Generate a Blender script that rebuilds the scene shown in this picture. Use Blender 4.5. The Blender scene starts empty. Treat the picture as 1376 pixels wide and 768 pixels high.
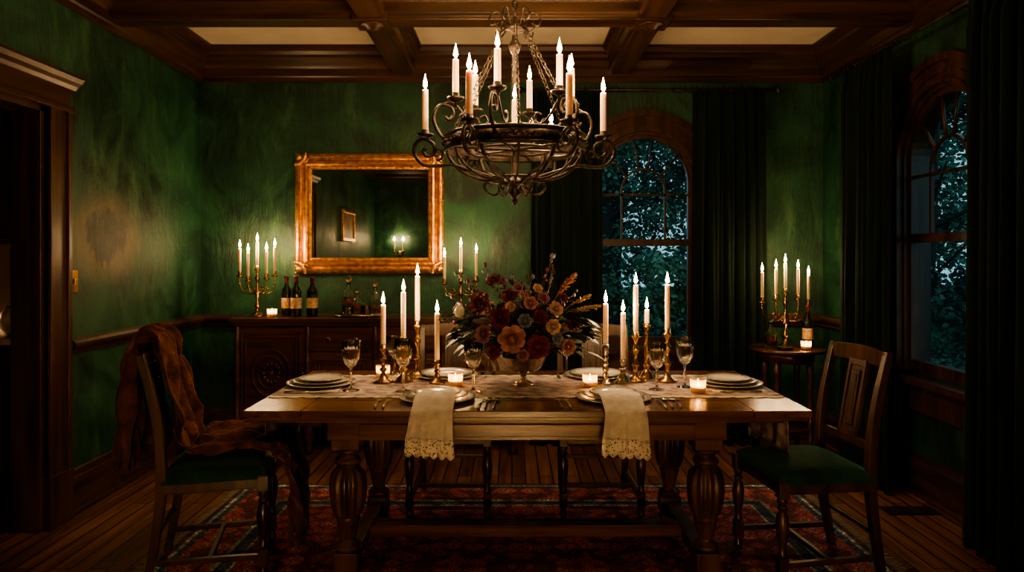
import bpy, math, random
from mathutils import Matrix, Vector
R = random.Random(7)
PI = math.pi
scene = bpy.context.scene
try: scene.view_settings.look = 'AgX - Medium High Contrast'
except Exception: pass

# ------------------------------------------------------------------ materials
def newmat(name):
    m = bpy.data.materials.new(name); m.use_nodes = True
    nt = m.node_tree
    for n in list(nt.nodes): nt.nodes.remove(n)
    out = nt.nodes.new('ShaderNodeOutputMaterial')
    return m, nt, out
def nd(nt, t, **kw):
    n = nt.nodes.new(t)
    for k, v in kw.items():
        if k.startswith('_'): setattr(n, k[1:], v)
        else:
            n.inputs[k.replace('__', ' ')].default_value = v
    return n
def c4(c): return (c[0], c[1], c[2], 1.0)
def pm(name, c1, c2=None, scale=5, rough=.5, metal=0, bump=0, bscale=None, stretch=(1,1,1), detail=5, lo=.35, hi=.65, rough2=None, **kw):
    m, nt, out = newmat(name)
    p = nd(nt, 'ShaderNodeBsdfPrincipled')
    nt.links.new(p.outputs[0], out.inputs[0])
    p.inputs['Base Color'].default_value = c4(c1)
    p.inputs['Roughness'].default_value = rough
    p.inputs['Metallic'].default_value = metal
    for k, v in kw.items():
        p.inputs[k.replace('_', ' ')].default_value = v
    tc = nd(nt, 'ShaderNodeTexCoord')
    mp = nd(nt, 'ShaderNodeMapping'); mp.inputs['Scale'].default_value = stretch
    nt.links.new(tc.outputs['Object'], mp.inputs[0])
    if c2 is None: c2 = tuple(x*.75 for x in c1)
    nz = nd(nt, 'ShaderNodeTexNoise', Scale=scale, Detail=detail)
    nt.links.new(mp.outputs[0], nz.inputs['Vector'])
    cr = nd(nt, 'ShaderNodeValToRGB')
    cr.color_ramp.elements[0].position = lo; cr.color_ramp.elements[1].position = hi
    cr.color_ramp.elements[0].color = c4(c2); cr.color_ramp.elements[1].color = c4(c1)
    nt.links.new(nz.outputs['Fac'], cr.inputs[0]); nt.links.new(cr.outputs[0], p.inputs['Base Color'])
    if rough2 is not None:
        mr = nd(nt, 'ShaderNodeMapRange'); mr.inputs['From Min'].default_value = .3; mr.inputs['From Max'].default_value = .7
        mr.inputs['To Min'].default_value = rough; mr.inputs['To Max'].default_value = rough2
        nt.links.new(nz.outputs['Fac'], mr.inputs[0]); nt.links.new(mr.outputs[0], p.inputs['Roughness'])
    if bump:
        n2 = nd(nt, 'ShaderNodeTexNoise', Scale=bscale or scale*3, Detail=4)
        nt.links.new(mp.outputs[0], n2.inputs['Vector'])
        b = nd(nt, 'ShaderNodeBump', Strength=bump, Distance=.02)
        nt.links.new(n2.outputs['Fac'], b.inputs['Height']); nt.links.new(b.outputs[0], p.inputs['Normal'])
    return m
def wood(name, c1, c2, axis, rough=.35, s=1.0):
    st = [22*s]*3; st[axis] = 1.6*s
    return pm(name, c1, c2, scale=1.0, rough=rough, stretch=tuple(st), detail=6, bump=.035, bscale=2.2, lo=.32, hi=.68)

DW1, DW2 = (.070,.030,.014), (.018,.0075,.0035)
trimx = wood('trim_wood_x', DW1, DW2, 0); trimy = wood('trim_wood_y', DW1, DW2, 1); trimz = wood('trim_wood_z', DW1, DW2, 2)
tabx = wood('table_oak_x', (.17,.070,.027), (.050,.019,.008), 0, .25)
taby = wood('table_oak_y', (.16,.064,.025), (.046,.018,.007), 1, .25)
tabz = wood('table_oak_z', (.12,.052,.023), (.030,.013,.007), 2, .33)
chw = wood('chair_wood', (.075,.033,.017), (.02,.009,.005), 2, .32)
sbx = wood('sideboard_mahogany', (.10,.036,.017), (.026,.010,.006), 0, .28)
velvet = pm('green_velvet', (.014,.066,.034), (.006,.030,.016), scale=9, rough=.8, Sheen_Weight=.35, Sheen_Roughness=.4, Sheen_Tint=(.5,1,.65,1), bump=.1, bscale=60, Specular_IOR_Level=.15)
curt = pm('curtain_velvet', (.0075,.0150,.0105), (.0035,.007,.005), scale=12, rough=.9, stretch=(1,1,.15), Specular_IOR_Level=.12, Sheen_Weight=.06, Sheen_Tint=(.5,1,.7,1))
throwm = pm('throw_velvet', (.130,.046,.020), (.035,.013,.007), scale=16, rough=.9, Sheen_Weight=.2, Sheen_Tint=(1,.6,.35,1), bump=.5, bscale=45, Specular_IOR_Level=.12, detail=9)
iron = pm('wrought_iron', (.075,.055,.042), (.025,.018,.014), scale=25, rough=.42, metal=.75, bump=.25, bscale=60)
brass = pm('aged_brass', (.55,.34,.14), (.28,.16,.06), scale=18, rough=.27, metal=1)
silver = pm('tarnished_silver', (.62,.54,.44), (.33,.27,.2), scale=22, rough=.25, metal=1)
gold = pm('gilt_frame', (.85,.46,.15), (.50,.23,.06), scale=28, rough=.33, metal=.92, bump=.2, bscale=50)
steel = pm('flatware_silver', (.75,.70,.62), (.5,.46,.4), scale=30, rough=.18, metal=1)
wax = pm('candle_wax', (.80,.66,.46), (.74,.58,.38), scale=3, rough=.5, Subsurface_Weight=.6, Subsurface_Radius=(.03,.014,.005), Subsurface_Scale=1.0)
wick = pm('wick', (.02,.015,.01), rough=.9)
porc = pm('porcelain', (.66,.63,.56), (.56,.53,.46), scale=3, rough=.16)
porcr = pm('porcelain_rim', (.46,.42,.37), (.18,.18,.18), scale=90, rough=.2)
linen = pm('linen', (.60,.55,.48), (.48,.43,.37), scale=30, rough=.85, bump=.25, bscale=160)
runnerm = pm('runner_linen', (.46,.38,.37), (.22,.165,.18), scale=22, rough=.85, bump=.25, bscale=150, lo=.42, hi=.58)
ceilm = pm('ceiling_plaster', (.62,.55,.44), (.54,.47,.36), scale=3, rough=.8)
mirror_m = pm('mirror_glass', (.80,.82,.80), (.78,.80,.78), scale=2, rough=.015, metal=1)
blackm = pm('dark_gap', (.006,.005,.004), rough=.9)
leafm = pm('leaf_dark_green', (.030,.065,.026), (.010,.028,.013), scale=20, rough=.45)
leafm2 = pm('leaf_burgundy', (.08,.025,.025), (.035,.013,.015), scale=20, rough=.5)
dry = pm('dried_grass', (.46,.30,.17), (.28,.17,.09), scale=30, rough=.8)
stemm = pm('stem_brown', (.11,.08,.045), (.055,.04,.022), scale=20, rough=.7)
fl_red = pm('petal_burgundy', (.17,.008,.020), (.06,.003,.009), scale=25, rough=.6, Sheen_Weight=.12)
fl_pink = pm('petal_dusty_pink', (.50,.255,.255), (.34,.15,.16), scale=25, rough=.6)
fl_mauve = pm('petal_mauve', (.30,.13,.17), (.16,.065,.10), scale=25, rough=.6)
fl_peach = pm('petal_cream_pink', (.58,.38,.31), (.42,.24,.19), scale=25, rough=.6)
fl_blue = pm('petal_thistle', (.20,.22,.27), (.10,.115,.16), scale=35, rough=.7)
plumem = pm('feather_rust', (.52,.24,.12), (.32,.13,.06), scale=30, rough=.8)
barkm = pm('tree_bark', (.035,.035,.032), (.015,.015,.014), scale=8, rough=.9, stretch=(3,3,.5), bump=.5)
treeleaf = pm('tree_leaves', (.17,.36,.24), (.012,.055,.050), scale=1.6, rough=.6, lo=.42, hi=.66, detail=8, Specular_IOR_Level=.25)
treeleaf2 = pm('tree_leaves_far', (.12,.26,.20), (.010,.045,.045), scale=.9, rough=.7, lo=.42, hi=.68, detail=8, Specular_IOR_Level=.2)
lawn = pm('lawn_grass', (.02,.06,.03), (.01,.03,.018), scale=3, rough=.9)
labelm = pm('bottle_label', (.55,.42,.27), (.38,.2,.12), scale=40, rough=.7)
bottlem = pm('dark_bottle_glass', (.012,.016,.008), (.008,.01,.006), scale=4, rough=.06, Coat_Weight=.6)
redcap = pm('bottle_capsule', (.16,.02,.02), (.09,.01,.01), scale=20, rough=.35)
kit = pm('kitchen_cabinet', (.05,.02,.01), (.025,.010,.006), scale=4, rough=.4)
stone = pm('counter_stone', (.35,.30,.24), (.22,.19,.15), scale=14, rough=.3)

def glass_mat(name, col, rough=.02):
    m, nt, out = newmat(name)
    p = nd(nt, 'ShaderNodeBsdfPrincipled'); nt.links.new(p.outputs[0], out.inputs[0])
    p.inputs['Base Color'].default_value = c4(col); p.inputs['Roughness'].default_value = rough
    p.inputs['Transmission Weight'].default_value = 1; p.inputs['IOR'].default_value = 1.47
    nz = nd(nt, 'ShaderNodeTexNoise', Scale=30.0); b = nd(nt, 'ShaderNodeBump', Strength=.05, Distance=.005)
    nt.links.new(nz.outputs['Fac'], b.inputs['Height']); nt.links.new(b.outputs[0], p.inputs['Normal'])
    return m
crystal = glass_mat('cut_crystal', (1,.99,.97))
amberg = glass_mat('whisky', (.75,.28,.05))
def thin_glass(name, col=(1,1,1)):
    m, nt, out = newmat(name)
    t = nd(nt, 'ShaderNodeBsdfTransparent'); t.inputs[0].default_value = c4(col)
    g = nd(nt, 'ShaderNodeBsdfGlossy', Roughness=.02)
    fr = nd(nt, 'ShaderNodeFresnel', IOR=1.45)
    mx = nd(nt, 'ShaderNodeMixShader')
    nt.links.new(fr.outputs[0], mx.inputs[0]); nt.links.new(t.outputs[0], mx.inputs[1]); nt.links.new(g.outputs[0], mx.inputs[2])
    nt.links.new(mx.outputs[0], out.inputs[0]); return m
pane = thin_glass('window_glass', (.93,.97,.97))
def votive_mat():
    m, nt, out = newmat('votive_glass')
    t = nd(nt, 'ShaderNodeBsdfTransparent'); t.inputs[0].default_value = (1,.85,.62,1)
    tr = nd(nt, 'ShaderNodeBsdfTranslucent'); tr.inputs[0].default_value = (1,.72,.4,1)
    g = nd(nt, 'ShaderNodeBsdfGlossy', Roughness=.1)
    nz = nd(nt, 'ShaderNodeTexVoronoi', Scale=90.0)
    mx = nd(nt, 'ShaderNodeMixShader'); nt.links.new(nz.outputs['Distance'], mx.inputs[0])
    nt.links.new(t.outputs[0], mx.inputs[1]); nt.links.new(tr.outputs[0], mx.inputs[2])
    m2 = nd(nt, 'ShaderNodeMixShader'); m2.inputs[0].default_value = .12
    nt.links.new(mx.outputs[0], m2.inputs[1]); nt.links.new(g.outputs[0], m2.inputs[2])
    nt.links.new(m2.outputs[0], out.inputs[0]); return m
votm = votive_mat()
def flame_mat():
    m, nt, out = newmat('candle_flame')
    t = nd(nt, 'ShaderNodeBsdfTransparent')
    e = nd(nt, 'ShaderNodeEmission', Strength=40.0); e.inputs[0].default_value = (1,.60,.20,1)
    a = nd(nt, 'ShaderNodeAddShader'); nt.links.new(t.outputs[0], a.inputs[0]); nt.links.new(e.outputs[0], a.inputs[1])
    nt.links.new(a.outputs[0], out.inputs[0])
    try: m.cycles.emission_sampling = 'NONE'
    except Exception: pass
    return m
flamem = flame_mat()
def lace_mat():
    m, nt, out = newmat('lace')
    tc = nd(nt, 'ShaderNodeTexCoord')
    v = nd(nt, 'ShaderNodeTexVoronoi', Scale=120.0); nt.links.new(tc.outputs['Object'], v.inputs['Vector'])
    mt = nd(nt, 'ShaderNodeMath', _operation='GREATER_THAN'); mt.inputs[1].default_value = .36
    nt.links.new(v.outputs['Distance'], mt.inputs[0])
    d = nd(nt, 'ShaderNodeBsdfDiffuse'); d.inputs[0].default_value = (.62,.56,.48,1)
    t = nd(nt, 'ShaderNodeBsdfTransparent')
    mx = nd(nt, 'ShaderNodeMixShader'); nt.links.new(mt.outputs[0], mx.inputs[0])
    nt.links.new(t.outputs[0], mx.inputs[1]); nt.links.new(d.outputs[0], mx.inputs[2]); nt.links.new(mx.outputs[0], out.inputs[0])
    return m
lacem = lace_mat()

def wall_mat():
    m, nt, out = newmat('green_plaster')
    p = nd(nt, 'ShaderNodeBsdfPrincipled'); nt.links.new(p.outputs[0], out.inputs[0])
    tc = nd(nt, 'ShaderNodeTexCoord')
    n1 = nd(nt, 'ShaderNodeTexNoise', Scale=1.8, Detail=10.0, Roughness=.74, Distortion=1.0)
    nt.links.new(tc.outputs['Object'], n1.inputs['Vector'])
    r1 = nd(nt, 'ShaderNodeValToRGB'); e = r1.color_ramp.elements
    e[0].position = .40; e[0].color = (.0028,.023,.012,1); e[1].position = .62; e[1].color = (.014,.085,.038,1)
    nt.links.new(n1.outputs['Fac'], r1.inputs[0])
    mp = nd(nt, 'ShaderNodeMapping'); mp.inputs['Scale'].default_value = (1.4,1.4,.45)
    nt.links.new(tc.outputs['Object'], mp.inputs[0])
    n2 = nd(nt, 'ShaderNodeTexNoise', Scale=2.6, Detail=13.0, Roughness=.76, Distortion=.4)
    nt.links.new(mp.outputs[0], n2.inputs['Vector'])
    r2 = nd(nt, 'ShaderNodeValToRGB'); e = r2.color_ramp.elements
    e[0].position = .54; e[0].color = (0,0,0,1); e[1].position = .66; e[1].color = (.8,.8,.8,1)
    nt.links.new(n2.outputs['Fac'], r2.inputs[0])
    mx = nd(nt, 'ShaderNodeMix', _data_type='RGBA')
    nt.links.new(r2.outputs[0], mx.inputs[0]); nt.links.new(r1.outputs[0], mx.inputs[6]); mx.inputs[7].default_value = (.055,.130,.060,1)
    # small chips and scuffs everywhere
    n5 = nd(nt, 'ShaderNodeTexNoise', Scale=7.0, Detail=13.0, Roughness=.85, Distortion=.5); nt.links.new(mp.outputs[0], n5.inputs['Vector'])
    r5 = nd(nt, 'ShaderNodeValToRGB'); e = r5.color_ramp.elements
    e[0].position = .60; e[0].color = (0,0,0,1); e[1].position = .66; e[1].color = (.55,.55,.55,1)
    nt.links.new(n5.outputs['Fac'], r5.inputs[0])
    mx5 = nd(nt, 'ShaderNodeMix', _data_type='RGBA')
    nt.links.new(r5.outputs[0], mx5.inputs[0]); nt.links.new(mx.outputs[2], mx5.inputs[6]); mx5.inputs[7].default_value = (.09,.15,.08,1)
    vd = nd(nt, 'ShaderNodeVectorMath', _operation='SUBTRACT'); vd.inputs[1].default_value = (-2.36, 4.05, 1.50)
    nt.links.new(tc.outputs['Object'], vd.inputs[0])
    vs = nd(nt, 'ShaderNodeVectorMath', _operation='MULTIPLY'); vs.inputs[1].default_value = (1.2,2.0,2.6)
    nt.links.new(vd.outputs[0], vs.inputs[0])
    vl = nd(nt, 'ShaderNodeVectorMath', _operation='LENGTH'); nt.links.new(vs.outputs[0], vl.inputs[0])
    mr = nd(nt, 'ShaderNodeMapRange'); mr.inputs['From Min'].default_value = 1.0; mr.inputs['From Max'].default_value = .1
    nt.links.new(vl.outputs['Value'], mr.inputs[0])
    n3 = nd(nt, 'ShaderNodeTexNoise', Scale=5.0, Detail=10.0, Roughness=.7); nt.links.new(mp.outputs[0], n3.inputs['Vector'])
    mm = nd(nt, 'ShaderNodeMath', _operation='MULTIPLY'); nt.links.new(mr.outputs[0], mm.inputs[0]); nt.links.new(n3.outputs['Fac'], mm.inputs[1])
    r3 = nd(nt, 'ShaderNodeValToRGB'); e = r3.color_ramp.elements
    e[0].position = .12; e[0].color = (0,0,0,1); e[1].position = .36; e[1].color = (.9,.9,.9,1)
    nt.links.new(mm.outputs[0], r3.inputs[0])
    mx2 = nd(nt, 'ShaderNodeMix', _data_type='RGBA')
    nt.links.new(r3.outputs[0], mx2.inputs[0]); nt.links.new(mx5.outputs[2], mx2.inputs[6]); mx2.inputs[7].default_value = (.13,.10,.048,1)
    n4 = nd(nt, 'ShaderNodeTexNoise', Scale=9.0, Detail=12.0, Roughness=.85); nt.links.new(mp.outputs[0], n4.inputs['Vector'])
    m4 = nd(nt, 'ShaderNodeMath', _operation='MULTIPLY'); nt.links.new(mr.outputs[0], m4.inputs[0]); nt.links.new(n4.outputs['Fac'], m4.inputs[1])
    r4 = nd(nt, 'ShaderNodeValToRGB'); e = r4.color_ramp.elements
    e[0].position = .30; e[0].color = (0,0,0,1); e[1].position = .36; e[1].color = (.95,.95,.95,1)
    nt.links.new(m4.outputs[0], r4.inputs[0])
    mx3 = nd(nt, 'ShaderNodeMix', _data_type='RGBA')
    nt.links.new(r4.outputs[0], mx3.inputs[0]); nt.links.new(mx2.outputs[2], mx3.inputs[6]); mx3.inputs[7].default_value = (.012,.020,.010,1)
    nt.links.new(mx3.outputs[2], p.inputs['Base Color'])
    rr = nd(nt, 'ShaderNodeMapRange'); rr.inputs['From Min'].default_value = .3; rr.inputs['From Max'].default_value = .7
    rr.inputs['To Min'].default_value = .30; rr.inputs['To Max'].default_value = .62
    nt.links.new(n1.outputs['Fac'], rr.inputs[0]); nt.links.new(rr.outputs[0], p.inputs['Roughness'])
    b = nd(nt, 'ShaderNodeBump', Strength=.6, Distance=.03)
    nt.links.new(n2.outputs['Fac'], b.inputs['Height']); nt.links.new(b.outputs[0], p.inputs['Normal'])
    return m
wallm = wall_mat()

def floor_mat():
    m, nt, out = newmat('oak_floorboards')
    p = nd(nt, 'ShaderNodeBsdfPrincipled'); nt.links.new(p.outputs[0], out.inputs[0])
    tc = nd(nt, 'ShaderNodeTexCoord')
    mp = nd(nt, 'ShaderNodeMapping'); mp.inputs['Rotation'].default_value = (0,0,PI/2)
    nt.links.new(tc.outputs['Object'], mp.inputs[0])
    br = nd(nt, 'ShaderNodeTexBrick', Scale=1.0); br.offset = .37
    br.inputs['Color1'].default_value = (.30,.140,.060,1); br.inputs['Color2'].default_value = (.15,.067,.030,1)
    br.inputs['Mortar'].default_value = (.008,.004,.002,1); br.inputs['Mortar Size'].default_value = .004
    br.inputs['Brick Width'].default_value = 1.3; br.inputs['Row Height'].default_value = .085
    nt.links.new(mp.outputs[0], br.inputs['Vector'])
    m2 = nd(nt, 'ShaderNodeMapping'); m2.inputs['Scale'].default_value = (26,1.6,1); nt.links.new(tc.outputs['Object'], m2.inputs[0])
    nz = nd(nt, 'ShaderNodeTexNoise', Scale=1.0, Detail=6.0); nt.links.new(m2.outputs[0], nz.inputs['Vector'])
    cr = nd(nt, 'ShaderNodeValToRGB'); cr.color_ramp.elements[0].position = .3; cr.color_ramp.elements[0].color = (.4,.4,.4,1); cr.color_ramp.elements[1].position = .7
    cr.color_ramp.elements[1].color = (1.15,1.1,1,1)
    nt.links.new(nz.outputs['Fac'], cr.inputs[0])
    mx = nd(nt, 'ShaderNodeMix', _data_type='RGBA', _blend_type='MULTIPLY'); mx.inputs[0].default_value = 1
    nt.links.new(br.outputs['Color'], mx.inputs[6]); nt.links.new(cr.outputs[0], mx.inputs[7])
    nt.links.new(mx.outputs[2], p.inputs['Base Color']); p.inputs['Roughness'].default_value = .33
    b = nd(nt, 'ShaderNodeBump', Strength=.3, Distance=.004, _invert=True)
    nt.links.new(br.outputs['Fac'], b.inputs['Height']); nt.links.new(b.outputs[0], p.inputs['Normal'])
    return m
floorm = floor_mat()

def rug_mat(hx, hy):
    m, nt, out = newmat('persian_rug')
    p = nd(nt, 'ShaderNodeBsdfPrincipled', Roughness=.95); nt.links.new(p.outputs[0], out.inputs[0])
    tc = nd(nt, 'ShaderNodeTexCoord')
    ab = nd(nt, 'ShaderNodeVectorMath', _operation='ABSOLUTE'); nt.links.new(tc.outputs['Object'], ab.inputs[0])
    sp = nd(nt, 'ShaderNodeSeparateXYZ'); nt.links.new(ab.outputs[0], sp.inputs[0])
    def mth(op, a, b):
        n = nd(nt, 'ShaderNodeMath', _operation=op)
        for i, v in enumerate((a, b)):
            if v is None: continue
            if isinstance(v, (int, float)): n.inputs[i].default_value = v
            else: nt.links.new(v, n.inputs[i])
        return n.outputs[0]
    dx = mth('SUBTRACT', hx, sp.outputs[0]); dy = mth('SUBTRACT', hy, sp.outputs[1])
    d = mth('MINIMUM', dx, dy)
    dn = mth('DIVIDE', d, .5)
    bc = nd(nt, 'ShaderNodeValToRGB'); bc.color_ramp.interpolation = 'CONSTANT'
    cols = [(0,(.16,.035,.04)),(.05,(.55,.44,.33)),(.09,(.06,.07,.11)),(.16,(.46,.09,.085)),(.55,(.55,.42,.31)),(.59,(.06,.07,.11)),(.70,(.5,.35,.25)),(.73,(.40,.065,.065))]
    el = bc.color_ramp.elements
    while len(el) < len(cols): el.new(.5)
    for i, (q, c) in enumerate(cols): el[i].position = q
    for i, (q, c) in enumerate(cols): el[i].color = c4(c)
    nt.links.new(dn, bc.inputs[0])
    def motif(scale, stops):
        v = nd(nt, 'ShaderNodeTexVoronoi', Scale=scale, Randomness=.7); v.distance = 'MINKOWSKI'; v.inputs['Exponent'].default_value = 1.3
        nt.links.new(ab.outputs[0], v.inputs['Vector'])
        r = nd(nt, 'ShaderNodeValToRGB'); r.color_ramp.interpolation = 'CONSTANT'
        e = r.color_ramp.elements
        while len(e) < len(stops): e.new(.5)
        for i, (q, c) in enumerate(stops): e[i].position = q
        for i, (q, c) in enumerate(stops): e[i].color = c
        nt.links.new(v.outputs['Distance'], r.inputs[0]); return r.outputs[0]
    a1 = motif(11.0, [(0,(1.3,3.5,3.0,1)),(.13,(.35,.6,1.0,1)),(.24,(1.3,2.6,2.0,1)),(.34,(1,1,1,1)),(.62,(.35,.5,.6,1))])
    a2 = motif(28.0, [(0,(1.3,2.6,2.1,1)),(.2,(1,1,1,1)),(.5,(.6,.6,.8,1)),(.75,(1.2,2.0,1.7,1))])
    mx = nd(nt, 'ShaderNodeMix', _data_type='RGBA', _blend_type='MULTIPLY'); mx.inputs[0].default_value = 1
    nt.links.new(bc.outputs[0], mx.inputs[6]); nt.links.new(a1, mx.inputs[7])
    mx2 = nd(nt, 'ShaderNodeMix', _data_type='RGBA', _blend_type='MULTIPLY'); mx2.inputs[0].default_value = 1
    nt.links.new(mx.outputs[2], mx2.inputs[6]); nt.links.new(a2, mx2.inputs[7])
    nt.links.new(mx2.outputs[2], p.inputs['Base Color'])
    nz = nd(nt, 'ShaderNodeTexNoise', Scale=250.0); b = nd(nt, 'ShaderNodeBump', Strength=.5, Distance=.004)
    nt.links.new(nz.outputs['Fac'], b.inputs['Height']); nt.links.new(b.outputs[0], p.inputs['Normal'])
    return m

# ------------------------------------------------------------------ mesh builder
FL = 1.0
class MB:
    def __init__(s, name):
        s.name = name; s.v = []; s.f = []; s.mi = []; s.sm = []; s.mats = []; s.M = Matrix.Identity(4); s.lights = []
    def m(s, mat):
        if mat not in s.mats: s.mats.append(mat)
        return s.mats.index(mat)
    def add(s, vs, fs, mat, smooth=False):
        o = len(s.v); k = s.m(mat)
        s.v += [tuple(s.M @ Vector(q)) for q in vs]
        for f in fs:
            s.f.append([o+i for i in f]); s.mi.append(k); s.sm.append(smooth)
    def box(s, x0, x1, y0, y1, z0, z1, mat):
        vs = [(x,y,z) for z in (z0,z1) for y in (y0,y1) for x in (x0,x1)]
        s.add(vs, [(0,2,3,1),(4,5,7,6),(0,1,5,4),(2,6,7,3),(0,4,6,2),(1,3,7,5)], mat)
    def lathe(s, prof, mat, c=(0,0,0), seg=20, smooth=True, flute=None, cap=True, axis=None):
        vs = []; fs = []
        A = Matrix.Identity(3)
        if axis is not None:
            A = Vector((0,0,1)).rotation_difference(Vector(axis)).to_matrix()
        cv = Vector(c)
        for (r, z) in prof:
            for i in range(seg):
                a = 2*PI*i/seg; rr = r
                if flute and flute[2] <= z <= flute[3]:
                    rr = r*(1 + flute[1]*(abs(math.cos(flute[0]*a/2))-.6))
                vs.append(tuple(cv + A @ Vector((rr*math.cos(a), rr*math.sin(a), z))))
        n = len(prof)
        for j in range(n-1):
            for i in range(seg):
                i2 = (i+1) % seg
                fs.append((j*seg+i, j*seg+i2, (j+1)*seg+i2, (j+1)*seg+i))
        if cap:
            if prof[0][0] > 1e-5: fs.append(tuple(range(seg))[::-1])
            if prof[-1][0] > 1e-5: fs.append(tuple((n-1)*seg+i for i in range(seg)))
        s.add(vs, fs, mat, smooth)
    def tube(s, pts, r, mat, seg=8, closed=False, ph=0, smooth=True, flat=1.0):
        P = [Vector(q) for q in pts]; n = len(P)
        if n < 2: return
        rs = r if isinstance(r, (list, tuple)) else [r]*n
        T = []
        for i in range(n):
            a = P[(i-1) % n] if (closed or i > 0) else P[i]
            b = P[(i+1) % n] if (closed or i < n-1) else P[i]
            t = b-a
            T.append(t.normalized() if t.length > 1e-9 else Vector((0,0,1)))
        up = Vector((0,0,1)) if abs(T[0].z) < .9 else Vector((1,0,0))
        N = (up - T[0]*up.dot(T[0])).normalized()
        vs = []; fs = []
        for i in range(n):
            N = (N - T[i]*N.dot(T[i]))
            N = N.normalized() if N.length > 1e-6 else T[i].orthogonal().normalized()
            B = T[i].cross(N)
            for k in range(seg):
                a = 2*PI*k/seg+ph
                vs.append(tuple(P[i] + N*(rs[i]*math.cos(a)) + B*(rs[i]*flat*math.sin(a))))
        m = n if closed else n-1
        for i in range(m):
            j = (i+1) % n
            for k in range(seg):
                k2 = (k+1) % seg
                fs.append((i*seg+k, i*seg+k2, j*seg+k2, j*seg+k))
        if not closed:
            fs.append(tuple(range(seg))[::-1]); fs.append(tuple((n-1)*seg+k for k in range(seg)))
        s.add(vs, fs, mat, smooth)
    def torus(s, c, R_, r, mat, nrm=(0,0,1), seg=20, s2=6, sx=1, sy=1):
        A = Vector((0,0,1)).rotation_difference(Vector(nrm)).to_matrix(); cv = Vector(c)
        s.tube([cv + A @ Vector((R_*sx*math.cos(2*PI*i/seg), R_*sy*math.sin(2*PI*i/seg), 0)) for i in range(seg)], r, mat, s2, closed=True)
    def sphere(s, c, r, mat, seg=12, rings=8, sc=(1,1,1)):
        vs = []; fs = []
        for j in range(rings+1):
            t = PI*j/rings
            for i in range(seg):
                a = 2*PI*i/seg
                vs.append((c[0]+r*sc[0]*math.sin(t)*math.cos(a), c[1]+r*sc[1]*math.sin(t)*math.sin(a), c[2]-r*sc[2]*math.cos(t)))
        for j in range(rings):
            for i in range(seg):
                i2 = (i+1) % seg
                fs.append((j*seg+i, j*seg+i2, (j+1)*seg+i2, (j+1)*seg+i))
        s.add(vs, fs, mat, True)
    def grid(s, fn, nu, nv, mat, smooth=True):
        vs = [tuple(fn(i/nu, j/nv)) for j in range(nv+1) for i in range(nu+1)]
        fs = [(j*(nu+1)+i, j*(nu+1)+i+1, (j+1)*(nu+1)+i+1, (j+1)*(nu+1)+i) for j in range(nv) for i in range(nu)]
        s.add(vs, fs, mat, smooth)
    def prism(s, pts, fn, t0, t1, mat):
        n = len(pts)
        vs = [fn(a, b, t0) for a, b in pts] + [fn(a, b, t1) for a, b in pts]
        fs = [(i, (i+1) % n, n+(i+1) % n, n+i) for i in range(n)] + [tuple(range(n))[::-1], tuple(range(n, 2*n))]
        s.add(vs, fs, mat)
    def candle(s, x, y, z, h, r=.0115, power=1.0, fs=1.0):
        s.lathe([(r*.98,0),(r,.01),(r,h*.5),(r*.97,h-.012),(r*.9,h-.002),(r*.6,h),(r*.25,h-.003),(0.0001,h-.003)], wax, (x,y,z), 14)
        s.tube([(x,y,z+h-.004),(x+.0008,y,z+h+.009)], .0011, wick, 5)
        s.flame(x, y, z+h+.005, fs*1.12, power)
    def flame(s, x, y, z, k=1.0, power=1.0):
        s.lathe([(.0005,0),(.0050*k,.004*k),(.0082*k,.011*k),(.0074*k,.02*k),(.0044*k,.032*k),(.0019*k,.042*k),(.0002*k,.052*k)], flamem, (x,y,z), 10)
        s.lights.append((tuple(s.M @ Vector((x,y,z+.018*k))), power))
    def build(s, bevel=0, loc=None, rot=None, solid=0, sub=0):
        me = bpy.data.meshes.new(s.name)
        me.from_pydata(s.v, [], s.f)
        for m in s.mats: me.materials.append(m)
        me.polygons.foreach_set('material_index', s.mi)
        me.polygons.foreach_set('use_smooth', s.sm)
        me.update()
        import bmesh
        bm = bmesh.new(); bm.from_mesh(me); bmesh.ops.recalc_face_normals(bm, faces=bm.faces); bm.to_mesh(me); bm.free()
        ob = bpy.data.objects.new(s.name, me); scene.collection.objects.link(ob)
        if loc: ob.location = loc
        if rot: ob.rotation_euler = rot
        if solid:
            q = ob.modifiers.new('solid', 'SOLIDIFY'); q.thickness = solid; q.offset = 0
        if sub:
            q = ob.modifiers.new('sub', 'SUBSURF'); q.levels = sub; q.render_levels = sub
        if bevel:
            q = ob.modifiers.new('bevel', 'BEVEL'); q.width = bevel; q.segments = 2; q.limit_method = 'ANGLE'; q.angle_limit = math.radians(50)
        for i, (p, pw) in enumerate(s.lights):
            L = bpy.data.lights.new('flame_light', 'POINT'); L.energy = pw*FL; L.color = (1,.645,.325); L.shadow_soft_size = .008
            lo = bpy.data.objects.new('flame_light_%d' % i, L); scene.collection.objects.link(lo)
            lo.parent = ob; lo.location = p
        return ob
def smoothpts(ctrl, n=8):
    P = [Vector(c) for c in ctrl]; out = []
    for i in range(len(P)-1):
        p0 = P[max(i-1,0)]; p1 = P[i]; p2 = P[i+1]; p3 = P[min(i+2,len(P)-1)]
        for k in range(n):
            t = k/n
            out.append(.5*((2*p1)+(p2-p0)*t+(2*p0-5*p1+4*p2-p3)*t*t+(3*p1-p0-3*p2+p3)*t**3))
    out.append(P[-1]); return out
def dup(ob, loc, rot=(0,0,0)):
    o = ob.copy(); scene.collection.objects.link(o); o.location = loc; o.rotation_euler = rot
    for ch in list(ob.children):
        c = ch.copy(); scene.collection.objects.link(c); c.parent = o
    return o

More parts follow.
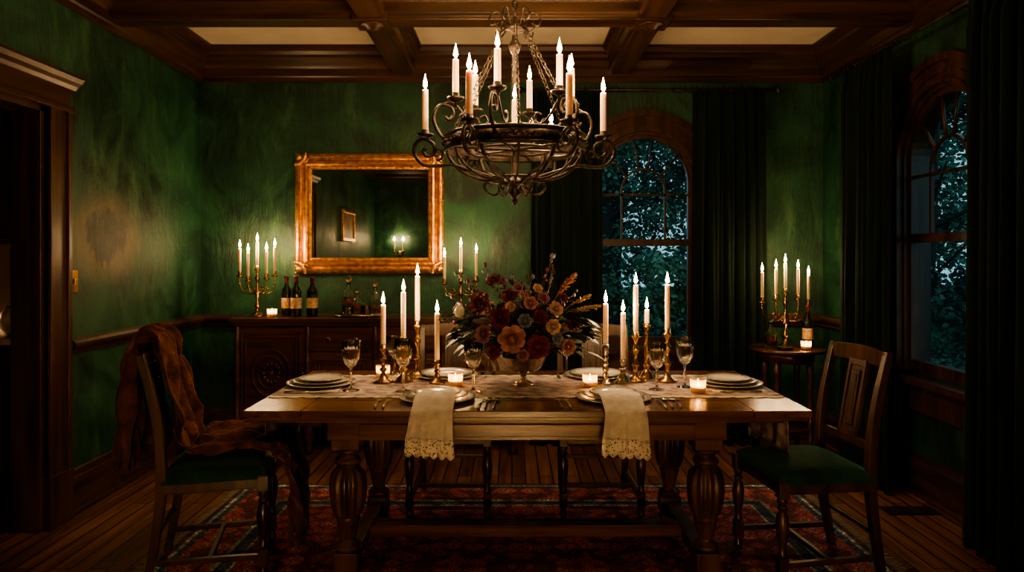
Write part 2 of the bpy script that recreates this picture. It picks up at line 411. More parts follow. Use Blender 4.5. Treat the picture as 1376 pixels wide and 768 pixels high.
# ------------------------------------------------------------------ room
XL, XR, YB, YF, ZC = -2.36, 2.36, 5.28, -1.4, 2.95
def mback(u, z, w): return (u, YB+w, z)
def mright(u, z, w): return (XR+w, u, z)
WZ, WR, WB = 1.945, .365, .70
RWC = 3.82
def arch_wall(mb, mp, u0, u1, uc, mat, th=.16, r=WR+.03):
    def rect(a, b, c, d):
        vs = [mp(a,c,0), mp(b,c,0), mp(b,d,0), mp(a,d,0), mp(a,c,th), mp(b,c,th), mp(b,d,th), mp(a,d,th)]
        mb.add(vs, [(0,1,2,3),(7,6,5,4),(0,4,5,1),(3,2,6,7),(0,3,7,4),(1,5,6,2)], mat)
    T = ZC+.02
    rect(u0, uc-r, 0, T); rect(uc+r, u1, 0, T); rect(uc-r, uc+r, 0, WB)
    n = 32; vs = []; fs = []
    for i in range(n+1):
        a = PI-PI*i/n; u = uc+r*math.cos(a); z = WZ+r*math.sin(a)
        vs += [mp(u,z,0), mp(u,T,0), mp(u,z,th), mp(u,T,th)]
    for i in range(n):
        o = 4*i; p = o+4
        fs += [(o,p,p+1,o+1),(o+2,o+3,p+3,p+2),(o,o+2,p+2,p),(o+1,p+1,p+3,o+3)]
    mb.add(vs, fs, mat)
def arch_band(mb, mp, uc, zs, zb, ri, ro, w0, w1, mat, n=28):
    pts = []
    pts.append((-1, 0, zb))
    for i in range(n+1):
        a = PI-PI*i/n; pts.append((math.cos(a), math.sin(a), zs))
    pts.append((1, 0, zb))
    vs = []; fs = []
    for (c, s_, zz) in pts:
        for rr in (ri, ro):
            for w in (w0, w1): vs.append(mp(uc+rr*c, zz+rr*s_, w))
    for i in range(len(pts)-1):
        o = 4*i; p = o+4
        fs += [(o,o+2,p+2,p),(o+1,p+1,p+3,o+3),(o,p,p+1,o+1),(o+2,o+3,p+3,p+2)]
    fs += [(0,1,3,2), (4*len(pts)-4, 4*len(pts)-2, 4*len(pts)-1, 4*len(pts)-3)]
    mb.add(vs, fs, mat)

w = MB('wall_back'); arch_wall(w, mback, XL-.16, XR+.16, 1.005, wallm); w.build()
w = MB('wall_right'); arch_wall(w, mright, YF, YB, RWC, wallm); w.build()
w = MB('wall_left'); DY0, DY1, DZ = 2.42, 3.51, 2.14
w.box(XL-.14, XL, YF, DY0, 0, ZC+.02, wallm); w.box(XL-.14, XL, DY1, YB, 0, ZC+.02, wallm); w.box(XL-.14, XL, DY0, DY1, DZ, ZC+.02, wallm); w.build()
w = MB('wall_front'); w.box(XL-.16, XR+.16, YF-.15, YF, 0, ZC+.02, wallm); w.build()
w = MB('floor'); w.box(-5.0, XR+.16, YF-.15, YB+.16, -.06, 0, floorm); w.build()
w = MB('ceiling'); w.box(-5.0, XR+.16, YF-.15, YB+.16, ZC, ZC+.08, ceilm); w.build()

crown = [(0,2.70),(.018,2.70),(.018,2.735),(.03,2.745),(.03,2.80),(.045,2.815),(.075,2.85),(.10,2.865),(.10,2.885),(.125,2.905),(.14,2.93),(.14,2.955),(0,2.955)]
rail = [(0,.855),(.018,.86),(.022,.88),(.035,.89),(.042,.905),(.042,.92),(.028,.935),(0,.945)]
base = [(0,0),(.03,0),(.03,.018),(.022,.03),(.022,.17),(.018,.195),(.012,.205),(.010,.235),(0,.24)]
fb = lambda a, b, t: (t, YB-a, b)
fl = lambda a, b, t: (XL+a, t, b)
fr_ = lambda a, b, t: (XR-a, t, b)
ff = lambda a, b, t: (t, YF+a, b)
t = MB('trim_1'); t.prism(crown, fb, XL, XR, trimx); t.prism(crown, ff, XL, XR, trimx)
t.prism(crown, fl, YF, YB, trimy); t.prism(crown, fr_, YF, YB, trimy); t.build()
t = MB('trim_2'); t.prism(rail, fb, XL, .43, trimx); t.prism(rail, fb, 1.58, XR, trimx)
t.prism(rail, fl, 3.70, YB, trimy); t.prism(rail, fl, YF, 2.24, trimy); t.prism(rail, fr_, 4.39, YB, trimy); t.prism(rail, fr_, YF, 3.22, trimy); t.build()
t = MB('baseboard_back'); t.prism(base, fb, XL, XR, trimx); t.build()
t = MB('baseboard_left'); t.prism(base, fl, 3.68, YB, trimy); t.prism(base, fl, YF, 2.25, trimy); t.build()
t = MB('baseboard_right'); t.prism(base, fr_, YF, YB, trimy); t.build()

bp = [(-.15,2.955),(-.15,2.93),(-.125,2.90),(-.105,2.885),(-.105,2.865),(-.09,2.85),(-.09,2.79),(-.07,2.775),(-.07,2.755),(.07,2.755),(.07,2.775),(.09,2.79),(.09,2.85),(.105,2.865),(.105,2.885),(.125,2.90),(.15,2.93),(.15,2.955)]
t = MB('ceiling_beams')
for bx in (-.82,.82):
    t.prism(bp, lambda a, b, q: (bx+a, q, b), YF, YB-.02, trimy)
for by in (4.10,2.35,.6):
    t.prism(bp, lambda a, b, q: (q, by+a, b-.001), XL+.02, XR-.02, trimx)
    for bx in (-.82,.82):
        t.box(bx-.10, bx+.10, by-.10, by+.10, 2.742, 2.80, trimx)
        t.lathe([(.01,-.03),(.035,-.025),(.045,-.012),(.07,-.008),(.08,0)], trimz, (bx,by,2.742), 20)
t.build(bevel=.004)

def window(name, mp, uc, flip=1):
    w = MB(name)
    arch_band(w, mp, uc, WZ, WB-.02, WR+.02, WR+.18, -.022, .0, trimz)
    arch_band(w, mp, uc, WZ, WB-.02, WR+.135, WR+.18, -.045, -.02, trimz)
    arch_band(w, mp, uc, WZ, WB-.02, WR+.02, WR+.045, -.036, -.02, trimz)
    arch_band(w, mp, uc, WZ, WB-.02, WR+.075, WR+.095, -.030, -.02, trimz)
    arch_band(w, mp, uc, WZ, WB, WR, WR+.032, .0, .16, trimz)
    arch_band(w, mp, uc, WZ, WB+.03, WR-.028, WR, .025, .065, trimz)
    def bx(a, b, c, d, e, f, m=trimz):
        vs = [mp(x,z,y) for z in (c,d) for y in (e,f) for x in (a,b)]
        w.add(vs, [(0,2,3,1),(4,5,7,6),(0,1,5,4),(2,6,7,3),(0,4,6,2),(1,3,7,5)], m)
    bx(uc-WR, uc+WR, 1.465, 1.515, .02, .07)
    bx(uc-WR, uc+WR, WB, WB+.07, .02, .08)
    bx(uc-WR-.20, uc+WR+.20, WB-.045, WB-.01, -.09, .06)
    bx(uc-WR-.16, uc+WR+.16, WB-.21, WB-.045, -.03, 0)
    bx(uc-WR-.17, uc+WR+.17, WB-.075, WB-.045, -.045, 0)
    mr = .165
    arch_band(w, mp, uc, WZ-.06, 1.51, mr-.008, mr+.008, .035, .055, trimz, 20)
    bx(uc-WR, uc+WR, 1.845, 1.863, .035, .055)
    for a in (40, 78, 102, 140):
        a = math.radians(a); c_, s_ = math.cos(a), math.sin(a)
        w.tube([mp(uc+mr*c_, WZ-.06+mr*s_, .045), mp(uc+(WR-.01)*c_, WZ-.0+(WR-.01)*s_, .045)], .010, trimz, 4, ph=PI/4)
    g = [mp(uc-WR, WB, .05), mp(uc+WR, WB, .05)]
    n = 24
    for i in range(n+1):
        a = PI*i/n; g.append(mp(uc+WR*math.cos(a), WZ+WR*math.sin(a), .05))
    w.add(g, [tuple(range(len(g)))], pane)
    return w.build()
window('window_1', mback, 1.005)
window('window_2', mright, RWC)

d = MB('door_1')
cas = lambda y0, y1: [d.box(XL, XL+.025, y0, y1, 0, DZ+.02, trimz), d.box(XL, XL+.04, y0, y0+.03, 0, DZ+.02, trimz), d.box(XL, XL+.04, y1-.03, y1, 0, DZ+.02, trimz), d.box(XL, XL+.045, y0-.006, y1+.006, 0, .27, trimz)]
cas(DY1-.005, DY1+.165); cas(DY0-.165, DY0+.005)
d.box(XL-.15, XL+.002, DY1-.03, DY1, 0, DZ, trimz); d.box(XL-.15, XL+.002, DY0, DY0+.03, 0, DZ, trimz); d.box(XL-.15, XL+.002, DY0, DY1, DZ-.03, DZ, trimy)
d.box(XL, XL+.03, DY0-.17, DY1+.17, DZ, DZ+.13, trimy)
d.box(XL, XL+.05, DY0-.18, DY1+.18, DZ-.005, DZ+.02, trimy)
d.prism([(0,2.26),(.035,2.26),(.05,2.28),(.07,2.295),(.085,2.315),(.085,2.33),(0,2.33)], fl, DY0-.20, DY1+.20, trimy)
d.build(bevel=.003)

w = MB('wall_pantry'); pw = pm('pantry_wall', (.05,.035,.02), (.03,.02,.012), scale=2, rough=.8)
w.box(-4.9, XL-.14, 4.72, 4.80, 0, ZC, pw); w.box(-5.0, -4.9, .8, 4.8, 0, ZC, pw); w.box(-4.9, XL-.14, .8, .88, 0, ZC, pw); w.build()
k = MB('kitchen_cabinet')
k.box(-4.4, -2.55, 4.14, 4.70, .08, .86, kit); k.box(-4.4, -2.55, 4.2, 4.70, 0, .08, kit); k.box(-4.44, -2.53, 4.10, 4.71, .86, .90, stone)
for i in range(4):
    x0 = -4.38+i*.455; k.box(x0+.02, x0+.43, 4.122, 4.14, .12, .82, kit); k.sphere((x0+.39, 4.11, .6), .014, brass)
k.box(-4.4, -2.55, 4.36, 4.71, 1.46, 2.4, kit)
for i in range(4):
    x0 = -4.38+i*.455; k.box(x0+.02, x0+.43, 4.345, 4.36, 1.49, 2.37, kit)
k.build(bevel=.004)
k = MB('ceramic_crock'); k.lathe([(.05,0),(.085,.03),(.095,.08),(.08,.14),(.06,.16),(.065,.175),(.055,.175),(.05,.155),(.02,.03),(.0001,.02)], stone, (-3.06,4.3,.90), 20); k.build()
k = MB('spice_jar')
for i in range(3):
    k.lathe([(.035,0),(.036,.11),(.025,.13),(.028,.15),(.0001,.152)], labelm, (-3.22+i*.13, 4.55, .90), 14); 
k.build()
k = MB('pantry_lamp'); k.lathe([(.06,0),(.06,.02),(.015,.03),(.012,.2),(.0001,.2)], brass, (-3.55,4.4,.90), 16)
k.lathe([(.10,.18),(.055,.33)], linen, (-3.55,4.4,.90), 20, cap=False); k.lights.append(((-3.55,4.4,1.13), 12)); k.build()

pf = MB('picture_frame'); y0, y1, z0, z1 = .2, .95, 1.6, 2.05
for a, b, c_, e in ((y0,y1,z0,z0+.05),(y0,y1,z1-.05,z1),(y0,y0+.05,z0+.05,z1-.05),(y1-.05,y1,z0+.05,z1-.05)):
    pf.box(XL+.002, XL+.04, a, b, c_, e, gold)
pf.box(XL+.002, XL+.02, y0+.04, y1-.04, z0+.04, z1-.04, pm('landscape_painting', (.35,.22,.1), (.06,.07,.04), scale=6, rough=.5)); pf.build(bevel=.006)
ls = MB('light_switch'); ls.box(XL, XL+.006, 3.695, 3.775, 1.19, 1.31, brass); ls.box(XL+.006, XL+.018, 3.728, 3.742, 1.235, 1.262, silver); ls.build(bevel=.002)
fv = MB('floor_vent'); fv.box(2.02, 2.30, 3.72, 3.84, 0, .006, iron)
for i in range(12): fv.box(2.035+i*.022, 2.043+i*.022, 3.74, 3.82, .006, .009, blackm)
fv.build()

fp = MB('added_fill_fireplace'); brick = pm('added_fire_brick', (.12,.05,.03), (.05,.02,.015), scale=9, rough=.9, bump=.4)  # added hearth behind the camera, unseen: low warm fill for the table legs
fx0, fx1, fy = -.75, .95, YF+.30; fw = YF+.002
fp.box(fx0, fx0+.30, fw, fy, 0, 1.15, trimz); fp.box(fx1-.30, fx1, fw, fy, 0, 1.15, trimz); fp.box(fx0+.30, fx1-.30, fw, fy, .80, 1.15, trimx)
fp.box(fx0-.08, fx1+.08, fw, fy+.08, 1.15, 1.21, trimx); fp.box(fx0-.04, fx1+.04, fw, fy+.04, 1.11, 1.15, trimx)
fp.box(fx0+.30, fx1-.30, fw, YF+.03, 0, .80, brick); fp.box(fx0-.05, fx1+.05, fy, fy+.35, 0, .04, stone)
for i in range(5): fp.tube([(-.25+i*.05, YF+.14+.02*(i%2), .08+.05*(i%3)), (.35+i*.03, YF+.2-.02*(i%2), .10+.05*((i+1)%3))], .04, barkm, 10)
for i in range(9):
    fp.lathe([(.01,0),(.035,.04),(.045,.09),(.03,.17),(.012,.24),(.0005,.30)], flamem, (-.16+i*.065, YF+.17+.03*(i%2), .16), 10)
fo = fp.build(bevel=.004)
for x in (-.15,.1,.35):  # fill lamps added at the hearth to brighten legs and chairs
    L = bpy.data.lights.new('added_fill_light', 'POINT'); L.energy = 24; L.color = (1,.58,.29); L.shadow_soft_size = .09
    lo = bpy.data.objects.new('added_fill_light', L); scene.collection.objects.link(lo); lo.parent = fo; lo.location = (x, YF+.24, .42)
for x in (-1.92,1.3):  # left one belongs to the mirror reflection; right one is added, unseen fill
    sc = MB('sconce_and_fill'); sc.lathe([(.05,0),(.05,.012),(.02,.02),(.0001,.022)], brass, (x,YF,1.44), 20, axis=(0,1,0))
    for dx in (-.075,.075):
        sc.tube(smoothpts([(x,YF+.015,1.44),(x+dx*.5,YF+.08,1.40),(x+dx,YF+.13,1.42),(x+dx,YF+.13,1.46)],5), .007, brass, 8)
        sc.lathe([(.01,0),(.03,.01),(.012,.02),(.013,.045),(.0001,.045)], brass, (x+dx,YF+.13,1.46), 14)
        sc.candle(x+dx, YF+.13, 1.50, .15, .0125, 6.5, 1.3)
    sc.build()

# rug
hx, hy = 1.64, 1.12
rg = MB('persian_rug'); rm = rug_mat(hx, hy); rg.box(-hx, hx, -hy, hy, 0.0, .010, rm)
for sx in (-1, 1):
    yy = -hy
    while yy < hy:
        L = .05+R.random()*.02; rg.tube([(sx*hx, yy, .006), (sx*(hx+L*.5), yy+R.uniform(-.005,.005), .006), (sx*(hx+L), yy+R.uniform(-.01,.01), .003)], .0018, linen, 4); yy += .016
rg.build(loc=(.04, 3.08, .001))

# curtains
def curtain(name, mp, u0, u1, z1, folds, seed, wob=.035):
    c = MB(name); rr = random.Random(seed); ph = [rr.uniform(0,6) for _ in range(6)]
    def fn(u, v):
        z = .006+(z1-.006)*v
        uu = u+.012*math.sin(u*17+ph[0])
        spread = 1+.05*(1-v)
        cc = (u0+u1)/2
        a = cc+(uu-.5)*(u1-u0)*spread
        s1 = math.sin(2*PI*folds*uu+ph[1]+.5*math.sin(2.6*v+ph[2]+uu*4)+1.0*math.sin(uu*8+ph[3]))
        wv = wob*(.7+.3*math.sin(uu*13+ph[4])+.3*(1-v))*(abs(s1)**.8*(1 if s1 > 0 else -1)) + .012*math.sin(2*PI*folds*2.3*uu+ph[3]+1.5*v)
        if v > .96: wv *= .6
        return mp(a, z, wv)
    c.grid(fn, folds*16, 36, curt)
    return c.build(solid=.004)
cb = lambda u, z, w: (u, 5.10+w, z)
cr_ = lambda u, z, w: (2.19+w, u, z)
curtain('curtain', cb, .14, .66, 2.585, 6, 1); curtain('curtain', cb, 1.33, 1.86, 2.60, 6, 2)
curtain('curtain', cr_, 4.02, 4.62, 2.585, 7, 3); curtain('curtain', cr_, 2.70, 3.34, 2.60, 7, 4, .05)
def rod(name, p0, p1, wall, nrm):
    r = MB(name); r.tube([p0, p1], .012, iron, 10); P0, P1 = Vector(p0), Vector(p1)
    dd = (P1-P0).normalized()
    for p, s_ in ((P0,-1),(P1,1)):
        r.sphere(p+dd*s_*.02, .024, iron, 12, 8); 
    for f in (.03, .97):
        p = P0.lerp(P1, f); r.tube([p, p+Vector(nrm)*wall], .008, iron, 8); r.lathe([(.03,0),(.03,.008)], iron, tuple(p+Vector(nrm)*(wall-.008)), 12, axis=nrm)
    n = 46
    for i in range(n):
        f = i/(n-1)
        if .40 < f < .58: continue
        r.torus(P0.lerp(P1, f), .019, .0025, iron, dd, 12, 5)
    r.build()
rod('curtain_rod', (.08,5.10,2.605), (1.93,5.10,2.605), .18, (0,1,0))
rod('curtain_rod', (2.19,2.6,2.605), (2.19,4.75,2.605), .17, (1,0,0))

# ------------------------------------------------------------------ mirror
mx0, mx1, mz0, mz1 = -1.634, -.515, 1.256, 2.16
mi = MB('wall_mirror')
prof = [(0,0),(0,.03),(.012,.045),(.026,.05),(.036,.035),(.05,.032),(.068,.05),(.082,.052),(.092,.04),(.10,.024),(.118,.02),(.118,.008)]
vs = []; fs = []
for (dd, h) in prof:
    vs += [(mx0+dd, YB-.004-h, mz0+dd), (mx1-dd, YB-.004-h, mz0+dd), (mx1-dd, YB-.004-h, mz1-dd), (mx0+dd, YB-.004-h, mz1-dd)]
for i in range(len(prof)-1):
    for k_ in range(4):
        fs.append((4*i+k_, 4*i+(k_+1) % 4, 4*i+4+(k_+1) % 4, 4*i+4+k_))
mi.add(vs, fs, gold)
def bead_line(d_, r, step, h):
    x = mx0+d_
    while x <= mx1-d_:
        for z in (mz0+d_, mz1-d_): mi.sphere((x, YB-h, z), r, gold, 8, 5, (1.25,1,1))
        x += step
    z = mz0+d_
    while z <= mz1-d_:
        for x in (mx0+d_, mx1-d_): mi.sphere((x, YB-h, z), r, gold, 8, 5, (1,1,1.25))
        z += step
bead_line(.105, .006, .017, .03); bead_line(.006, .008, .026, .035)
for cx_, sx in ((mx0,1),(mx1,-1)):
    for cz_, sz in ((mz0,1),(mz1,-1)):
        for i in range(9):
            a = PI/2*i/8; rr = .085
            mi.sphere((cx_+sx*(.05+rr*math.cos(a)*.9-.045), YB-.055, cz_+sz*(.05+rr*math.sin(a)*.9-.045)), .012+.007*math.sin(2*a), gold, 8, 6, (1,.7,1))
        mi.sphere((cx_+sx*.03, YB-.05, cz_+sz*.03), .026, gold, 12, 8, (1,.6,1))
        sp = [(cx_+sx*(.07+.03*(1-k_/14)*math.cos(k_*.6)), YB-.058, cz_+sz*(.045+.03*(1-k_/14)*math.sin(k_*.6))) for k_ in range(14)]
        mi.tube(sp, .007, gold, 6)
mi.add([(mx0+.10, YB-.016, mz0+.10), (mx1-.10, YB-.016, mz0+.10), (mx1-.10, YB-.016, mz1-.10), (mx0+.10, YB-.016, mz1-.10)], [(0,1,2,3)], mirror_m)
mi.build()

# ------------------------------------------------------------------ sideboard
sb = MB('sideboard'); sx0, sx1, sy0, sy1 = -1.96, .06, 4.82, 5.235
sb.box(sx0+.03, sx1-.03, sy0+.03, sy1, .20, .915, sbx)
sb.box(sx0, sx1, sy0-.01, sy1+.003, .925, .955, sbx); sb.box(sx0+.012, sx1-.012, sy0+.005, sy1, .905, .928, sbx)
sb.box(sx0+.02, sx1-.02, sy0+.02, sy1, .20, .235, sbx)
W = sx1-sx0-.06
edges = [0, .26, .5, .74, 1.0]
for i in range(4):
    a = sx0+.03+W*edges[i]+.02; b = sx0+.03+W*edges[i+1]-.02
    if i in (0, 3):
        zt = .885
    else:
        zt = .70
        sb.box(a, b, sy0+.012, sy0+.03, .73, .885, sbx); sb.box(a+.02, b-.02, sy0+.004, sy0+.014, .75, .865, sbx)
        for hx_ in (a+.12, b-.12):
            sb.torus((hx_, sy0-.004, .80), .022, .003, brass, (0,1,0), 14, 5); sb.sphere((hx_, sy0, .815), .009, brass, 8, 6)
    sb.box(a, b, sy0+.015, sy0+.03, .26, zt, sbx)
    for q in (.03, .055):
        for (p, q2, r_, s_) in ((a+q,b-q,.26+q,.27+q),(a+q,b-q,zt-.01-q,zt-q),(a+q,a+q+.01,.26+q,zt-q),(b-q-.01,b-q,.26+q,zt-q)):
            sb.box(p, q2, sy0+.002, sy0+.016, r_, s_, sbx)
    cx_ = (a+b)/2; cz_ = (.26+zt)/2
    sb.torus((cx_, sy0+.012, cz_), .13, .010, sbx, (0,-1,0), 32, 6, sy=1.25 if i in (0,3) else .9)
    sb.torus((cx_, sy0+.012, cz_), .09, .007, sbx, (0,-1,0), 32, 6, sy=1.25 if i in (0,3) else .9)
    for k_ in range(12):
        a_ = 2*PI*k_/12; sb.sphere((cx_+.055*math.cos(a_), sy0+.012, cz_+.065*math.sin(a_)), .018, sbx, 8, 6, (1,.5,1))
    sb.sphere((cx_, sy0+.01, cz_), .025, sbx, 10, 8, (1,.6,1))
    sb.sphere(((b-.012) if i % 2 == 0 else (a+.012), sy0+.002, cz_), .010, brass, 8, 6)
for f in edges:
    x = sx0+.03+W*f; x = min(max(x, sx0+.05), sx1-.05)
    sb.lathe([(.014,0),(.02,.05),(.014,.07),(.022,.12),(.022,.45),(.014,.5),(.024,.55),(.018,.62),(.012,.66)], sbx, (x, sy0+.018, .235), 14)
    for yy in (sy0+.05, sy1-.05):
        sb.lathe([(.018,0),(.03,.015),(.034,.04),(.022,.07),(.03,.09),(.04,.13),(.03,.17),(.036,.2)], sbx, (x, yy, 0), 16)
sb.build(bevel=.0025)

# ------------------------------------------------------------------ candelabra, bottles, decanters, votives
def candelabra(name, x, y, z, H, span, arms, metal, cl=.17, power=1.0, rot=0):
    c = MB(name); c.M = Matrix.Translation((x,y,z)) @ Matrix.Rotation(rot, 4, 'Z')
    hz = H-cl-.04
    c.lathe([(.055,0),(.056,.006),(.045,.014),(.03,.022),(.013,.04),(.012,.06),(.022,.075),(.012,.09),(.009,.13),(.015,.15),(.021,.165),(.012,.18),(.008,hz*.75),(.014,hz*.8),(.02,hz*.85),(.009,hz*.9),(.008,hz),(.021,hz+.005),(.024,hz+.012),(.013,hz+.018),(.014,hz+.04),(.0001,hz+.04)], metal, (0,0,0), 18)
    c.candle(0, 0, hz+.035, cl, .0105, power)
    for (ax, dz) in arms:
        s_ = 1 if ax > 0 else -1; A = abs(ax)
        zc = hz-.04+dz
        p = [(0,0,hz*.62),(s_*A*.35,0,hz*.50),(s_*A*.8,0,hz*.55),(s_*A,0,hz*.72),(s_*A,0,zc)]
        c.tube(smoothpts(p, 6), .0055, metal, 8)
        sp = [(s_*(A*.45+.02*(1-k_/14)*math.cos(k_*.55)), 0, hz*.60+.02*(1-k_/14)*math.sin(k_*.55)) for k_ in range(14)]
        c.tube(sp, .0035, metal, 6)
        c.lathe([(.007,-.005),(.022,0),(.025,.008),(.012,.014),(.0135,.038),(.0001,.038)], metal, (s_*A,0,zc), 14)
        c.candle(s_*A, 0, zc+.034, cl*R.uniform(.95,1.04), .0105, power)
    return c.build()
CP = 2.8
candelabra('candelabra', -1.83, 5.0, .955, .54, .13, [(-.122,.0),(.122,.0),(-.064,-.035),(.064,-.02)], brass, .175, CP, rot=.1)
candelabra('candelabra', -.37, 5.03, .955, .51, .12, [(-.118,-.03),(.112,-.01)], brass, .17, CP)
def votive(x, y, z, r=.032, h=.06, power=.5):
    v = MB('votive_candle')
    v.lathe([(r*.85,0),(r,.008),(r*1.06,h),(r*.98,h),(r*.92,.012),(.0001,.010)], votm, (x,y,z), 20)
    v.lathe([(r*.80,.012),(r*.82,.03),(.0001,.03)], wax, (x,y,z), 16); v.flame(x, y, z+.032, .6, power); v.build()
def bottle(x, y, z, h=.30, r=.037, lab=True, cap=redcap):
    b = MB('wine_bottle')
    b.lathe([(r*.9,0),(r,.006),(r,h*.60),(r*.85,h*.68),(r*.42,h*.76),(r*.36,h*.80),(r*.36,h*.96),(r*.44,h*.962),(r*.44,h*.985),(r*.36,h),(.0001,h)], bottlem, (x,y,z), 22)
    b.lathe([(r*.385,h*.84),(r*.385,h*.955),(r*.46,h*.957),(r*.46,h*1.003),(.0001,h*1.004)], cap, (x,y,z), 16)
    if lab: b.lathe([(r*1.015,h*.2),(r*1.015,h*.46)], labelm, (x,y,z), 22, cap=False)
    b.build()
def decanter(x, y, z, h=.26, r=.045, square=False, liq=.45):
    b = MB('crystal_decanter'); fl_ = (12,.05,0,h*.5)
    b.lathe([(r*.9,0),(r,.006),(r,h*.45),(r*.8,h*.55),(r*.32,h*.66),(r*.28,h*.76),(r*.45,h*.80),(r*.35,h*.80),(r*.2,h*.75),(r*.22,h*.66),(r*.72,h*.54),(r*.9,h*.44),(r*.9,.016),(.0001,.014)], crystal, (x,y,z), 24, flute=fl_)
    b.lathe([(r*.86,.018),(r*.86,h*liq),(.0001,h*liq)], amberg, (x,y,z), 24)
    b.lathe([(r*.15,h*.70),(r*.17,h*.80),(r*.3,h*.83),(r*.5,h*.90),(r*.35,h*.98),(.0001,h)], crystal, (x,y,z), 12, smooth=False)
    b.build()
votive(-1.69, 4.90, .955, power=1.0)
bottle(-1.63, 5.03, .955, .285, .036); bottle(-1.545, 4.98, .955, .29, .037); bottle(-1.45, 5.05, .955, .28, .04)
tr = MB('serving_tray'); tr.lathe([(.17,0),(.18,.004),(.20,.018),(.196,.02),(.175,.008),(.0001,.006)], silver, (0,0,0), 36, flute=(24,.03,.015,.03)); o = tr.build(loc=(-1.09,4.99,.955)); o.scale = (1,.75,1)
decanter(-1.18, 5.02, .962, .29, .046); decanter(-1.10, 4.95, .962, .20, .04, liq=.4); decanter(-.99, 5.04, .962, .25, .043, liq=.2)
tm = MB('whisky_tumbler')
for (x, y) in ((-1.03,4.93),(-1.165,4.91)): tm.lathe([(.028,0),(.033,.075),(.030,.075),(.025,.012),(.0001,.012)], crystal, (x,y,.962), 20, flute=(12,.04,0,.05))
tm.build()

# side table with its candelabra
st = MB('side_table'); tx, ty = 1.875, 4.74
st.lathe([(.20,0),(.235,.004),(.25,.014),(.25,.024),(.24,.03),(.0001,.03)], sbx, (tx,ty,.735), 40)
st.lathe([(.17,0),(.175,.06),(.17,.065),(.0001,.065)], sbx, (tx,ty,.672), 32)
for i in range(4):
    a = PI/4+i*PI/2; x, y = tx+.155*math.cos(a), ty+.155*math.sin(a)
    st.lathe([(.012,0),(.018,.015),(.011,.05),(.015,.1),(.018,.2),(.012,.215),(.02,.24),(.013,.27),(.016,.4),(.021,.52),(.013,.55),(.023,.58),(.022,.70)], sbx, (x,y,0), 14)
st.lathe([(.15,0),(.165,.008),(.16,.018),(.0001,.018)], sbx, (tx,ty,.22), 32)
st.build()
candelabra('candelabra', 1.87, 4.76, .765, .58, .15, [(-.155,-.02),(.155,-.035),(-.062,.0),(.085,.0)], brass, .18, CP, rot=-.06)
bottle(2.015, 4.74, .765, .285, .035, lab=True); votive(1.945, 4.60, .765, power=1.0)
decanter(1.755, 4.72, .768, .21, .04, liq=.35)
tm = MB('glass_dish'); tm.lathe([(.04,0),(.05,.004),(.075,.02),(.07,.02),(.045,.008),(.0001,.007)], crystal, (1.80,4.60,.765), 24); tm.build()

# ------------------------------------------------------------------ dining table
tx0, tx1, ty0, ty1 = -1.087, 1.213, 2.80, 3.80; tcx = .063
tb = MB('dining_table')
lf = .235
npl = 5; pw_ = (ty1-ty0)/npl
for i in range(npl):
    tb.box(tx0+lf+.002, tx1-lf-.002, ty0+i*pw_+.0006, ty0+(i+1)*pw_-.0006, .733, .76, tabx)
for a, b in ((tx0, tx0+lf-.002), (tx1-lf+.002, tx1)):
    tb.box(a, b, ty0, ty1, .733, .76, taby)
tb.box(tx0+.012, tx1-.012, ty0+.012, ty1-.012, .716, .734, tabx)
tb.box(tx0+.10, tx1-.10, ty0+.05, ty1-.05, .70, .717, tabx)
ax0, ax1, ay0, ay1 = tcx-.86, tcx+.86, 2.90, 3.70
for (a, b, c_, e) in ((ax0,ax1,ay0,ay0+.03),(ax0,ax1,ay1-.03,ay1),(ax0,ax0+.03,ay0,ay1),(ax1-.03,ax1,ay0,ay1)):
    tb.box(a, b, c_, e, .615, .702, tabz if c_ != ay0 else tabx)
tb.box(ax0+.16, ax1-.16, ay0-.012, ay0+.002, .632, .685, tabx)
tb.box(ax0-.004, ax1+.004, ay0-.014, ay0, .690, .702, tabx)
lx = (tcx-.76, tcx+.76); ly = (2.96, 3.64)
legp = [(.038,.135),(.052,.145),(.055,.16),(.04,.172),(.03,.185),(.034,.20),(.042,.235),(.05,.27),(.053,.275),(.047,.283),(.058,.30),(.068,.34),(.074,.39),(.074,.43),(.066,.465),(.048,.49),(.038,.498),(.05,.505),(.056,.516),(.05,.528),(.038,.536),(.045,.55),(.056,.556),(.058,.567),(.045,.575)]
for x in lx:
    for y in ly:
        tb.box(x-.058, x+.058, y-.058, y+.058, .572, .702, tabz)
        tb.lathe(legp, tabz, (x,y,0), 60, flute=(12,.22,.295,.48))
        tb.box(x-.05, x+.05, y-.05, y+.05, .05, .137, tabz)
        tb.lathe([(.03,0.012),(.048,.015),(.055,.03),(.048,.048),(.03,.055)], tabz, (x,y,0), 24)
    tb.box(x-.032, x+.032, ly[0], ly[1], .065, .12, tabz)
tb.box(lx[0], lx[1], 3.265, 3.335, .066, .118, tabx)
tb.box(lx[0]+.05, lx[1]-.05, 3.255, 3.345, .112, .126, tabx)
tb.build(bevel=.003)
TZ = .7605

